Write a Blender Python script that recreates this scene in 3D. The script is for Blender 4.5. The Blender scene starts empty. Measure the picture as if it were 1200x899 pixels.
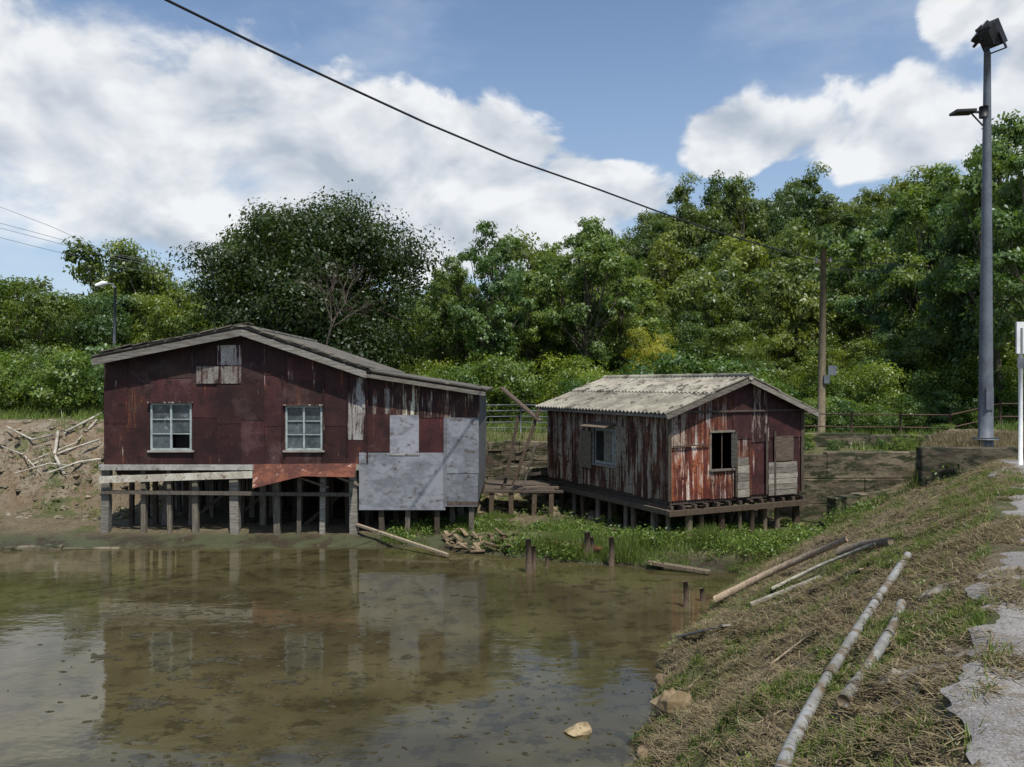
import bpy, math, random
import numpy as np
from mathutils import Vector, Matrix
random.seed(7); RNG=np.random.default_rng(11)
S=bpy.context.scene
F=960.0; CX=600.0; HY=450.0; EYE=4.0
def P(px,py,D): return ((px-CX)/F*D, D, EYE-(py-HY)/F*D)

# ------------------------------------------------------------ noise
def _h(i,j,s): 
    v=np.sin(i*127.1+j*311.7+s*74.7)*43758.5453
    return v-np.floor(v)
def vn(x,y,s=0.):
    xi=np.floor(x); yi=np.floor(y); fx=x-xi; fy=y-yi
    fx=fx*fx*(3-2*fx); fy=fy*fy*(3-2*fy)
    a=_h(xi,yi,s); b=_h(xi+1,yi,s); c=_h(xi,yi+1,s); d=_h(xi+1,yi+1,s)
    return (a*(1-fx)+b*fx)*(1-fy)+(c*(1-fx)+d*fx)*fy
def fbm(x,y,s=0.,o=4):
    r=0; a=.5; t=0
    for k in range(o):
        r=r+a*vn(x*2**k+k*13.1,y*2**k-k*7.7,s+k); t+=a; a*=.5
    return r/t
def sst(x,a,b):
    t=np.clip((x-a)/(b-a),0,1); return t*t*(3-2*t)

# ------------------------------------------------------------ terrain
SHORE=np.array([(-90,19.6),(-12.3,19.7),(-9,19.9),(-5.2,20.0),(-2.1,20.0),(-1.0,19.3),(0.78,18.6),(2.2,18.0),(3.5,17.6),(4.7,17.3),
 (4.5,16.4),(3.4,14.2),(2.45,12.6),(1.94,10.97),(1.6,9.8),(1.25,8.5),(0.2,6),(-1.5,3),(-5,-1),(-90,-30)],float)
def shore_d(x,y):
    best=np.full(x.shape,1e9); inside=np.zeros(x.shape,bool); n=len(SHORE)
    for i in range(n):
        ax,ay=SHORE[i]; bx,by=SHORE[(i+1)%n]
        dx,dy=bx-ax,by-ay
        t=np.clip(((x-ax)*dx+(y-ay)*dy)/(dx*dx+dy*dy),0,1)
        d=np.hypot(x-ax-t*dx,y-ay-t*dy); best=np.minimum(best,d)
        if ay!=by:
            c=((ay>y)!=(by>y))&(x<(bx-ax)*(y-ay)/(by-ay)+ax)
            inside^=c
    return np.where(inside,-best,best)
def s_path(x,y): return (0.6*y-0.1-x)/1.166
def height(x,y,full=False):
    x=np.asarray(x,float); y=np.asarray(y,float)
    wob=(fbm(x*1.3,y*1.3,3)-.5)*0.9+(fbm(x*4,y*4,5)-.5)*.35
    d=shore_d(x,y)+np.where(y<19,wob*0.6,wob*0.35)
    s=s_path(x,y)
    n1=fbm(x*.9,y*.9,1)-.5; n2=fbm(x*4.5,y*4.5,2,3)-.5; n3=fbm(x*14,y*14,9,2)-.5
    low=0.03+np.clip(d*.16,0,.2)+np.clip(d,0,1)*(n2*.12+.03)+np.clip(d,0,.5)*n3*.06
    low=low-.10*sst(d,1.2,2.6)*sst(x,0,2)
    low=low+.16*np.exp(-((d-.9)/.6)**2)*sst(x,-2.5,-.5)*(fbm(x*1.1,y*1.1,81,3)>.0)*(fbm(x*1.1,y*1.1,81,3))*1.4*(y<20.5)
    dd=np.clip(d,0,None)
    r1=dd/(dd+np.clip(s,0,None)+1e-6)
    r2=np.clip(1-s/4.0,0,1)
    w=sst(y,15.2,18.5)
    r=r1*(1-w)+r2*w
    r=r**0.9
    bank=2.4*r+ np.clip(4*r*(1-r),0,1)*(n1*.35+n2*.28+n3*.16)+np.where(s>0.05,n3*.05*np.clip(s*3,0,1),0)
    bank=np.where(s>9,0,bank)
    xl=sst(-x,9.5,12.5); xr=sst(x+0*y,7.6,8.3)
    y0=27.5*(1-xl)+22.0*xl; y1=31.5*(1-xl)+29.5*xl
    y0=y0*(1-xr)+23.78*xr; y1=y1*(1-xr)+24.0*xr
    H=2.15*(1-xl)+2.65*xl; H=H*(1-xr)+2.0*xr
    t=np.clip((y-y0)/(y1-y0),0,1); t=t*t*(3-2*t)
    back=H*t+np.clip(4*t*(1-t),0,1)*(n1*1.3+n2*.8+n3*.3)*(1-xr)+ (t>0.98)*n2*.08
    back=back+sst(y,32,48)*.35
    m=sst(-s,-2.0,-1.35)*sst(y,17.55,17.75)*(2.62+n2*.2)*(1-sst(y,24,27))
    h=np.maximum(np.maximum(low,bank),np.maximum(back,m))
    h=np.where(s<0.0,np.where(y<17.6,2.4,h),h)
    h=np.where(d<0,np.maximum(-0.7,d*.4-0.02),h)
    hill=23.5*np.exp(-((x-56)/38)**2-((y-158)/62)**2)+9*np.exp(-((x-20)/24)**2-((y-150)/40)**2)+20*np.exp(-((x-125)/40)**2-((y-150)/60)**2)
    h=h+hill*sst(y,45,85)
    if full: return h,d,s,t
    return h
def hz(x,y): return float(height(np.array([x]),np.array([y]))[0])
def ground_at(px,py,dmin=2.5,dmax=60):
    D=np.arange(dmin,dmax,.02); X=(px-CX)/F*D; Z=EYE-(py-HY)/F*D
    h=np.maximum(height(X,D),0.0); i=np.argmax(Z<=h)
    return Vector((X[i],D[i],h[i]))

# ------------------------------------------------------------ materials
class NT:
    def __init__(s,tree): s.t=tree; s.n=tree.nodes; s.l=tree.links
    def new(s,typ,**k):
        n=s.n.new(typ)
        for a,b in k.items(): setattr(n,a,b)
        return n
    def put(s,sock,v):
        if isinstance(v,bpy.types.NodeSocket): s.l.new(v,sock)
        elif isinstance(v,(tuple,list)) and len(v)==3 and sock.type=='RGBA': sock.default_value=(*v,1)
        else: sock.default_value=v
    def math(s,op,a,b=0.0,c=None,clamp=False):
        n=s.new('ShaderNodeMath',operation=op,use_clamp=clamp)
        s.put(n.inputs[0],a); s.put(n.inputs[1],b)
        if c is not None: s.put(n.inputs[2],c)
        return n.outputs[0]
    def ramp(s,v,a,b,smooth=True):
        n=s.new('ShaderNodeMapRange'); n.interpolation_type='SMOOTHSTEP' if smooth else 'LINEAR'
        s.put(n.inputs[0],v); s.put(n.inputs[1],a); s.put(n.inputs[2],b); n.inputs[3].default_value=0; n.inputs[4].default_value=1
        return n.outputs[0]
    def mix(s,f,a,b,blend='MIX'):
        n=s.new('ShaderNodeMix',data_type='RGBA',blend_type=blend); n.clamp_result=False
        s.put(n.inputs[0],f); s.put(n.inputs[6],a); s.put(n.inputs[7],b)
        return n.outputs[2]
    def noise(s,vec,scale,detail=4,rough=.55,sc=None,dist=0):
        if sc:
            m=s.new('ShaderNodeMapping'); m.inputs['Scale'].default_value=sc; s.l.new(vec,m.inputs[0]); vec=m.outputs[0]
        n=s.new('ShaderNodeTexNoise'); s.l.new(vec,n.inputs['Vector'])
        n.inputs['Scale'].default_value=scale; n.inputs['Detail'].default_value=detail; n.inputs['Roughness'].default_value=rough
        n.inputs['Distortion'].default_value=dist
        return n.outputs['Fac']
    def bump(s,h,strength=.3,dist=.02):
        n=s.new('ShaderNodeBump'); s.put(n.inputs['Height'],h); n.inputs['Strength'].default_value=strength; n.inputs['Distance'].default_value=dist
        return n.outputs[0]
def newmat(name):
    m=bpy.data.materials.new(name); m.use_nodes=True; t=NT(m.node_tree)
    b=m.node_tree.nodes['Principled BSDF']; tc=t.new('ShaderNodeTexCoord').outputs['Object']
    return m,t,b,tc
def noisy(name,c1,c2,scale=4,rough=.8,bump=.3,bd=.01,sc=None,c3=None,t3=.6,metal=0,s3=1.7,spec=.3,attr=False):
    m,t,b,tc=newmat(name)
    n=t.noise(tc,scale,5,.65,sc); f=t.noise(tc,scale*6,3,.6,sc)
    v=t.math('ADD',t.math('MULTIPLY',n,.7),t.math('MULTIPLY',f,.3))
    col=t.mix(t.ramp(v,.40,.60),c1,c2)
    if c3: col=t.mix(t.ramp(t.noise(tc,scale*s3,5,.7,sc),t3,t3+.07),col,c3)
    if attr:
        a=t.new('ShaderNodeAttribute',attribute_name='col'); col=t.mix(1.0,col,a.outputs['Color'],'MULTIPLY')
    t.put(b.inputs['Base Color'],col); b.inputs['Roughness'].default_value=rough; b.inputs['Metallic'].default_value=metal
    b.inputs['Specular IOR Level'].default_value=spec
    t.l.new(t.bump(v,bump,bd),b.inputs['Normal'])
    return m
def rusty(name,white,rust,p1=(.030,.011,.011),p2=(.060,.021,.019),wcol=(.52,.50,.45),pale=(.24,.17,.135),rc=(.27,.095,.042)):
    m,t,b,tc=newmat(name)
    a=t.new('ShaderNodeAttribute',attribute_name='col').outputs['Color']
    st=t.noise(tc,1.0,3,.6,(9,9,.55)); pt=t.noise(tc,1.6,5,.65); fn=t.noise(tc,26,3,.6); fs=t.noise(tc,1.0,4,.7,(34,34,1.6))
    big=t.noise(tc,.8,3,.5)
    col=t.mix(t.ramp(pt,.38,.62),p1,p2)
    rv=t.math('ADD',t.math('MULTIPLY',st,.5),t.math('ADD',t.math('MULTIPLY',pt,.3),t.math('MULTIPLY',fs,.2)))
    r0=.585-.12*rust
    col=t.mix(t.math('MULTIPLY',t.ramp(rv,r0,r0+.07),.9),col,t.mix(t.ramp(fn,.35,.65),(.11,.034,.016),rc))
    wp=t.noise(tc,2.3,6,.7,(1.6,1.6,.5))
    wv=t.math('ADD',t.math('MULTIPLY',st,.4),t.math('ADD',t.math('MULTIPLY',wp,.35),t.math('MULTIPLY',fs,.25)))
    w0=.625-.2*white
    col=t.mix(t.ramp(wv,w0-.03,w0+.01),col,pale)
    col=t.mix(t.ramp(wv,w0,w0+.025),col,t.mix(t.ramp(fn,.4,.65),wcol,tuple(c*.55 for c in wcol)))
    col=t.mix(t.math('MULTIPLY',t.ramp(t.noise(tc,5,5,.7),.57,.66),.85),col,(.018,.010,.009))
    fad=t.math('MULTIPLY',t.ramp(t.noise(tc,1.1,5,.7),.52,.66),.35)
    col=t.mix(fad,col,(.15,.095,.085))
    col=t.mix(t.math('MULTIPLY',t.ramp(big,.38,.6),.5),col,t.mix(1.,col,(.45,.42,.42),'MULTIPLY'))
    col=t.mix(1.0,col,a,'MULTIPLY')
    t.put(b.inputs['Base Color'],col); b.inputs['Roughness'].default_value=.7; b.inputs['Specular IOR Level'].default_value=.3
    t.l.new(t.bump(t.math('ADD',t.math('MULTIPLY',pt,.8),t.math('MULTIPLY',fn,.3)),.7,.03),b.inputs['Normal'])
    return m
M={}
M['rust_low']=rusty('rusty_maroon_sheet',.07,.16)
M['rust_mid']=rusty('rusty_peeling_sheet',.42,.6)
M['rust_white']=rusty('rusty_white_sheet',.72,.5)
M['rust_gable']=rusty('rusty_gable_sheet',.42,.95,(.055,.015,.012),(.10,.028,.020),rc=(.34,.12,.05),pale=(.30,.18,.12))
M['rust_side']=rusty('rusty_side_sheet',.60,.85,(.045,.018,.013),(.08,.03,.02),wcol=(.44,.39,.31),pale=(.24,.15,.10),rc=(.22,.085,.04))
M['awning']=noisy('rust_awning',(.16,.055,.03),(.07,.024,.017),3,.8,c3=(.3,.2,.15))
M['grey']=noisy('galvanised_sheet',(.25,.255,.27),(.15,.155,.165),1.4,.6,.25,.01,(1,1,1.6),c3=(.10,.08,.065),t3=.58,metal=.1,attr=True,s3=4)
M['wood']=noisy('weathered_wood',(.22,.19,.15),(.12,.10,.08),5,.9,.5,.01,(6,6,1),c3=(.3,.28,.25),attr=True)
M['woodh']=noisy('weathered_board',(.34,.32,.28),(.18,.16,.135),4,.9,.4,.01,(.6,2,7),attr=True)
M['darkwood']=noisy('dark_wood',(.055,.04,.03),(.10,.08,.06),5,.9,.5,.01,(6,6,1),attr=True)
M['white']=noisy('white_weathered_wood',(.55,.54,.50),(.34,.32,.28),3,.85,.3,.01,c3=(.14,.08,.05),t3=.58,attr=True)
M['roof']=noisy('asbestos_roof',(.33,.305,.25),(.18,.165,.135),1.3,.95,.3,.01,c3=(.08,.07,.055),t3=.55,attr=True)
M['roofd']=noisy('dark_roof',(.12,.11,.095),(.07,.065,.055),2,.95,.3,.01,c3=(.2,.18,.15))
M['concrete']=noisy('aged_concrete',(.17,.145,.105),(.07,.058,.040),1.0,.95,.8,.04,(1,1,3.2),c3=(.03,.036,.017),t3=.49,attr=True)
M['stone']=noisy('rock',(.28,.24,.17),(.15,.12,.08),3,.95,.8,.03,attr=True)
M['slab']=noisy('broken_concrete',(.24,.215,.175),(.15,.13,.10),5,.95,.6,.02,c3=(.10,.075,.045),t3=.50,attr=True)
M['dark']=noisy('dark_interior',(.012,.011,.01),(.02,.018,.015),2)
M['pvc']=noisy('grey_pvc',(.26,.265,.26),(.17,.165,.15),2.5,.6,.1,.003,c3=(.13,.10,.065),t3=.50,attr=True)
M['steel']=noisy('galvanised_pole',(.15,.165,.18),(.11,.12,.135),3,.55,.1,.003,metal=.2)
M['black']=noisy('black_metal',(.015,.016,.017),(.03,.03,.032),4,.5,.1,.003)
M['bark']=noisy('bark',(.12,.10,.07),(.06,.05,.035),4,.95,.8,.03,(3,3,.8))
M['twig']=noisy('dead_bark',(.12,.095,.075),(.07,.055,.045),4,.95,.3,.01)
M['fence']=noisy('rusty_fence',(.10,.06,.045),(.06,.04,.03),5,.8)
M['frame']=noisy('window_frame',(.38,.43,.42),(.24,.27,.26),6,.6)
M['pane']=noisy('dusty_pane',(.09,.11,.12),(.04,.05,.055),2.2,.18,.03,.002,c3=(.2,.22,.22),spec=.6)
M['lens']=noisy('lamp_glass',(.5,.5,.47),(.4,.4,.38),4,.2)
M['signw']=noisy('white_paint',(.75,.75,.74),(.62,.62,.6),4,.5)

def leafmat(name,tr=.35,var=.30,gl=.06):
    m,t,b,tc=newmat(name); m.node_tree.nodes.remove(b)
    col=t.new('ShaderNodeAttribute',attribute_name='col').outputs['Color']
    if var>0:
        r=t.new('ShaderNodeObjectInfo').outputs['Random']
        col=t.mix(1.0,col,t.mix(r,(1-var,1-var*.7,1-var*.3),(1+var*1.7,1+var*.9,1-var*.3)),'MULTIPLY')
    df=t.new('ShaderNodeBsdfDiffuse'); t.put(df.inputs[0],col)
    g=t.new('ShaderNodeBsdfGlossy'); g.inputs['Roughness'].default_value=.42; g.inputs[0].default_value=(.9,.95,1,1)
    m1=t.new('ShaderNodeMixShader'); m1.inputs[0].default_value=gl; t.l.new(df.outputs[0],m1.inputs[1]); t.l.new(g.outputs[0],m1.inputs[2])
    tl=t.new('ShaderNodeBsdfTranslucent'); t.put(tl.inputs[0],t.mix(1.0,col,(1.6,1.6,.6),'MULTIPLY'))
    mx=t.new('ShaderNodeMixShader'); mx.inputs[0].default_value=tr
    t.l.new(m1.outputs[0],mx.inputs[1]); t.l.new(tl.outputs[0],mx.inputs[2])
    t.l.new(mx.outputs[0],m.node_tree.nodes['Material Output'].inputs[0])
    return m
M['leaf']=leafmat('foliage',.38,.34,.04); M['grass']=leafmat('grass_blades',.3,0.0,.03)

# ------------------------------------------------------------ mesh building
class MB:
    def __init__(s): s.v=[]; s.f=[]; s.m=[]; s.c=[]; s.mats=[]; s.sm=[]
    def mi(s,k):
        if k not in s.mats: s.mats.append(k)
        return s.mats.index(k)
    def add(s,vs,fs,mat,col=None,smooth=False):
        o=len(s.v); s.v+= [tuple(q) for q in vs]; k=s.mi(mat)
        if col is None: g=random.uniform(.8,1.12); col=(g,g*random.uniform(.96,1.03),g*random.uniform(.95,1.03))
        for f in fs: s.f.append(tuple(i+o for i in f)); s.m.append(k); s.c.append(col); s.sm.append(smooth)
    def box(s,p,a,b,c,mat,col=None):
        p=Vector(p);a=Vector(a);b=Vector(b);c=Vector(c)
        vs=[p,p+a,p+a+b,p+b,p+c,p+a+c,p+a+b+c,p+b+c]
        fs=[(0,3,2,1),(4,5,6,7),(0,1,5,4),(1,2,6,5),(2,3,7,6),(3,0,4,7)]
        if a.cross(b).dot(c)<0: fs=[tuple(reversed(f)) for f in fs]
        s.add(vs,fs,mat,col)
    def beam(s,p,q,w,h,mat,col=None,up=(0,0,1)):
        p=Vector(p);q=Vector(q);d=(q-p).normalized();up=Vector(up)
        if abs(d.dot(up))>.97: up=Vector((0,1,0))
        sd=d.cross(up).normalized(); u=sd.cross(d)
        s.box(p-sd*w/2-u*h/2,q-p,sd*w,u*h,mat,col)
    def prism(s,pts,y0,y1,mat,col=None):
        n=len(pts); vs=[(x,y0,z) for x,z in pts]+[(x,y1,z) for x,z in pts]
        fs=[tuple(range(n)),tuple(reversed(range(n,2*n)))]+[(i,i+n,(i+1)%n+n,(i+1)%n) for i in range(n)]
        s.add(vs,fs,mat,col)
    def tube(s,pts,rs,mat,n=8,col=None,jit=0,cap=True):
        pts=[Vector(p) for p in pts]; vs=[];fs=[]
        if not isinstance(rs,(list,tuple)): rs=[rs]*len(pts)
        for i,p in enumerate(pts):
            d=(pts[min(i+1,len(pts)-1)]-pts[max(i-1,0)]).normalized()
            up=Vector((0,0,1)) if abs(d.z)<.9 else Vector((1,0,0))
            a=d.cross(up).normalized(); b=d.cross(a)
            for k in range(n):
                an=2*math.pi*k/n; r=rs[i]*(1+random.uniform(-jit,jit))
                vs.append(p+a*math.cos(an)*r+b*math.sin(an)*r)
        for i in range(len(pts)-1):
            for k in range(n):
                fs.append((i*n+k,i*n+(k+1)%n,(i+1)*n+(k+1)%n,(i+1)*n+k))
        if cap: fs.append(tuple(range(n))); fs.append(tuple(reversed(range((len(pts)-1)*n,len(pts)*n))))
        s.add(vs,fs,mat,col,True)
    def corr(s,o,d,nrm,L,zb,zt,mat,lam=.095,amp=.012,col=None,vstep=None):
        o=Vector(o);d=Vector(d);nrm=Vector(nrm); n=max(2,int(L/(lam/6))); vs=[];fs=[]
        for i in range(n+1):
            t=L*i/n; off=amp*math.sin(2*math.pi*t/lam)
            q=o+d*t+nrm*off
            vs.append((q.x,q.y,zb(t))); vs.append((q.x,q.y,zt(t)))
        for i in range(n): fs.append((2*i,2*i+2,2*i+3,2*i+1))
        s.add(vs,fs,mat,col,True)
    def obj(s,name,parent=None,mats=None):
        me=bpy.data.meshes.new(name); me.from_pydata(s.v,[],s.f)
        for k in s.mats: me.materials.append(M[k])
        me.polygons.foreach_set('material_index',s.m); me.polygons.foreach_set('use_smooth',s.sm)
        ca=me.color_attributes.new('col','FLOAT_COLOR','CORNER')
        cnt=[len(f) for f in s.f]; c=np.repeat(np.array([(*q,1) for q in s.c],np.float32),cnt,axis=0)
        ca.data.foreach_set('color',c.ravel())
        ob=bpy.data.objects.new(name,me); S.collection.objects.link(ob)
        if parent: par(ob,parent)
        return ob
def par(ob,e):
    ob.parent=e; ob.matrix_parent_inverse=Matrix.Translation(e.location).inverted()
def empty(name,loc=(0,0,0)):
    e=bpy.data.objects.new(name,None); e.location=loc; e.empty_display_size=.3; S.collection.objects.link(e); return e
def quads(name,V,C,mat,link=True,extra=None):
    n=len(V); me=bpy.data.meshes.new(name)
    vv=V.reshape(-1,3); li=np.arange(4*n); ls=np.arange(0,4*n,4); cc=np.repeat(np.c_[C,np.ones(n)],4,axis=0)
    me.vertices.add(4*n); me.loops.add(4*n); me.polygons.add(n)
    me.vertices.foreach_set('co',vv.astype(np.float32).ravel()); me.loops.foreach_set('vertex_index',li.astype(np.int32))
    me.polygons.foreach_set('loop_start',ls.astype(np.int32)); 
    me.update(calc_edges=True)
    ca=me.color_attributes.new('col','FLOAT_COLOR','CORNER'); ca.data.foreach_set('color',cc.astype(np.float32).ravel())
    me.materials.append(M[mat])
    if not link: return me
    ob=bpy.data.objects.new(name,me); S.collection.objects.link(ob); return ob

# ------------------------------------------------------------ ground sheet
def axis(lo,d0,d1,hi,step):
    a=list(np.arange(d0,d1,step)); st=step; x=d0; L=[]
    while x>lo: st*=1.22; x-=st; L.append(x)
    st=step; x=a[-1]; R=[]
    while x<hi: st=min(st*1.22,60); x+=st; R.append(x)
    return np.array(L[::-1]+a+R)
ax=axis(-900,-15,15,900,.10); ay=axis(-300,2.5,31,1500,.10)
GX,GY=np.meshgrid(ax,ay); gx=GX.ravel(); gy=GY.ravel()
gz,gd,gs,gt=height(gx,gy,True)
nx,ny=len(ax),len(ay)
idx=np.arange(nx*ny).reshape(ny,nx)
Q=np.stack([idx[:-1,:-1],idx[:-1,1:],idx[1:,1:],idx[1:,:-1]],-1).reshape(-1,4)
me=bpy.data.meshes.new('ground'); me.vertices.add(nx*ny); me.vertices.foreach_set('co',np.stack([gx,gy,gz],1).astype(np.float32).ravel())
me.loops.add(len(Q)*4); me.loops.foreach_set('vertex_index',Q.ravel().astype(np.int32)); me.polygons.add(len(Q))
me.polygons.foreach_set('loop_start',np.arange(0,len(Q)*4,4).astype(np.int32)); me.update(calc_edges=True)
me.polygons.foreach_set('use_smooth',np.ones(len(Q),bool))
def greenness(x,y,z,d,s):
    n=fbm(x*1.0,y*1.0,21,4)
    g=np.where((y<18)&(s<7),sst(n+.10*sst(-s,-1.6,-.3)-.07*sst(s,1.6,3),.50,.60)*.85+.09,0)
    pen=sst(x,-3.5,-2)*sst(-x,-9,-6)*sst(-y,-22.5,-20.5)*sst(y,15,16.5)*(s>3.0)
    g=np.maximum(g,pen*sst(n,.38,.52)*1.0)
    g=np.where((y>24)&(x>-9),.5+.5*sst(n,.4,.6),g)
    g=np.where((y>30.5)&(x<=-9),.3+.6*sst(n,.45,.6),g)
    g=np.where((y>18)&(y<=28)&(x<-10),sst(n,.55,.65)*.6,g)
    return np.clip(g,0,1)
grn=greenness(gx,gy,gz,gd,gs)
wet=np.clip(1-gz/.32,0,1)*(gy<26); wet=np.maximum(wet,(gd<0.12)*1.0)
fresh=((gx<-10)&(gy>22)&(gy<31)).astype(float)*np.clip(gt*3,0,1)
ca=me.color_attributes.new('zone','FLOAT_COLOR','POINT'); ca.data.foreach_set('color',np.stack([grn,wet,fresh,np.ones_like(grn)],1).astype(np.float32).ravel())
m,t,b,tc=newmat('ground_soil')
z=t.new('ShaderNodeAttribute',attribute_name='zone'); sp=t.new('ShaderNodeSeparateColor'); t.l.new(z.outputs['Color'],sp.inputs[0])
n1=t.noise(tc,1.2,6,.65); n2=t.noise(tc,9,6,.7); n3=t.noise(tc,45,4,.7)
soil=t.mix(t.ramp(n2,.38,.62),(.15,.115,.065),(.26,.21,.13))
soil=t.mix(t.ramp(n3,.5,.66),soil,(.34,.285,.185))
soil=t.mix(t.ramp(n3,.47,.34),soil,(.06,.045,.026))
soil=t.mix(t.math('MULTIPLY',t.ramp(n1,.46,.62),.5),soil,t.mix(1.,soil,(.55,.5,.45),'MULTIPLY'))
fr=t.mix(t.ramp(n1,.4,.6),(.27,.195,.125),(.36,.305,.225)); fr=t.mix(t.ramp(n2,.5,.62),fr,(.13,.095,.06)); fr=t.mix(t.ramp(n3,.52,.66),fr,(.10,.09,.05))
col=t.mix(sp.outputs[2],soil,fr)
gr=t.mix(t.ramp(n2,.35,.65),(.05,.075,.02),(.12,.15,.04))
col=t.mix(t.math('MULTIPLY',t.ramp(t.math('ADD',sp.outputs[0],t.math('MULTIPLY',t.math('SUBTRACT',n2,.5),.9)),.35,.6),.7),col,gr)
mud=t.mix(t.ramp(n1,.42,.56),(.060,.047,.028),(.095,.105,.05)); mud=t.mix(t.ramp(n2,.53,.66),mud,(.13,.11,.075))
wm=t.ramp(t.math('ADD',sp.outputs[1],t.math('MULTIPLY',t.math('SUBTRACT',n2,.5),.6)),.1,.6)
col=t.mix(wm,col,mud)
t.put(b.inputs['Base Color'],col)
t.put(b.inputs['Roughness'],t.math('SUBTRACT',.95,t.math('MULTIPLY',wm,.35))); b.inputs['Specular IOR Level'].default_value=.25
t.l.new(t.bump(t.math('ADD',n2,t.math('MULTIPLY',n3,.6)),1.0,.10),b.inputs['Normal'])
me.materials.append(m); ob=bpy.data.objects.new('ground',me); S.collection.objects.link(ob)

# path (worn concrete strip)
ys=np.arange(-6,17.4,.05); V=[];Fc=[]
cs=np.array([0,.05,.1,.2,.35,.6,1.0,1.6,2.3,3.2])
e=(fbm(ys*.9,ys*0+3,40,4)-.5)*.6+(fbm(ys*4,ys*0+9,41,4)-.5)*.35
dirv=np.array([.6,1])/1.166; nv=np.array([1,-.6])/1.166
for i,y in enumerate(ys):
    for j,c in enumerate(cs):
        off=.02+e[i]*(1-min(1,c/1.6))+c
        x0=.6*y-.1; 
        V.append((x0+nv[0]*off, y+nv[1]*off, 2.4+(-.02 if j==0 else (.004 if j==1 else .010)+.004*vn(np.array(y*3.),np.array(c*3.)))))
nc=len(cs)
for i in range(len(ys)-1):
    for j in range(nc-1): Fc.append((i*nc+j,i*nc+j+1,(i+1)*nc+j+1,(i+1)*nc+j))
me=bpy.data.meshes.new('path'); me.from_pydata([tuple(map(float,v)) for v in V],[],Fc); me.polygons.foreach_set('use_smooth',[True]*len(Fc))
m,t,b,tc=newmat('worn_concrete'); a1=t.noise(tc,.9,5,.6); a2=t.noise(tc,10,6,.7); a3=t.noise(tc,70,3,.6)
col=t.mix(t.ramp(a1,.42,.58),(.16,.148,.138),(.23,.215,.20)); col=t.mix(t.ramp(a2,.50,.62),col,(.13,.11,.085)); col=t.mix(t.ramp(a3,.56,.66),col,(.30,.285,.27)); col=t.mix(t.ramp(a3,.43,.34),col,(.07,.062,.055))
t.put(b.inputs['Base Color'],col); b.inputs['Roughness'].default_value=.95
t.l.new(t.bump(t.math('ADD',a2,a3),.5,.012),b.inputs['Normal']); me.materials.append(m)
ob=bpy.data.objects.new('path',me); S.collection.objects.link(ob)

# water
me=bpy.data.meshes.new('pond_water'); me.from_pydata([(-120,-40,0),(9,-40,0),(9,21.5,0),(-120,21.5,0)],[],[(0,1,2,3)])
m,t,b,tc=newmat('murky_water'); w1=t.noise(tc,.35,5,.6); w2=t.noise(tc,2.2,6,.7)
col=t.mix(t.ramp(w1,.4,.60),(.050,.042,.019),(.078,.067,.031)); col=t.mix(t.math('MULTIPLY',t.ramp(w2,.50,.60),.65),col,(.026,.022,.011))
t.put(b.inputs['Base Color'],col); b.inputs['Roughness'].default_value=.055; b.inputs['IOR'].default_value=1.36; b.inputs['Specular IOR Level'].default_value=.56
r1=t.noise(tc,1.1,3,.5,(1,1.8,1)); r2=t.noise(tc,6,2,.5,(1,1.5,1))
t.l.new(t.bump(t.math('ADD',r1,t.math('MULTIPLY',r2,.20)),.10,.06),b.inputs['Normal'])
me.materials.append(m); ob=bpy.data.objects.new('pond_water',me); S.collection.objects.link(ob)
M['scum']=noisy('pond_scum',(.026,.022,.011),(.06,.052,.027),8,.8,.8,.03)
mb=MB()
def scum(cx,cy,r):
    n=26; vs=[(cx,cy,.015)]; ph=random.random()*9; ph2=random.random()*9
    for k in range(n):
        a=2*math.pi*k/n; rr=r*(.7+.25*math.sin(a*2+ph)+.15*math.sin(a*5+ph2)+random.uniform(-.16,.2))
        vs.append((cx+rr*math.cos(a)*1.3,cy+rr*math.sin(a),.004))
    mb.add(vs,[(0,k+1,(k+1)%n+1) for k in range(n)],'scum')
for px,py,r in [(175,824,.26),(160,830,.12),(246,775,.2),(300,770,.1),(160,745,.12),(225,720,.14),(215,905,.2),(265,700,.1),(120,770,.14),(205,795,.1),(330,800,.12),(560,700,.12),(335,735,.16),(280,742,.13)]:
    q=P(px,py,EYE*F/(py-HY)); scum(q[0],q[1],r)
    for _ in range(14): scum(q[0]+random.gauss(0,r*1.6),q[1]+random.gauss(0,r*1.2),random.uniform(.01,.05))
for k in range(420):
    y=random.uniform(8.5,16); px=random.gauss(300,120); x=(px-CX)/F*y
    scum(x,y,random.uniform(.015,.10)*random.random()+.008)
for k in range(120):
    y=random.uniform(8.5,12); px=random.gauss(640,80); scum((px-CX)/F*y,y,random.uniform(.01,.03))
mb.obj('pond_scum')

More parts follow.
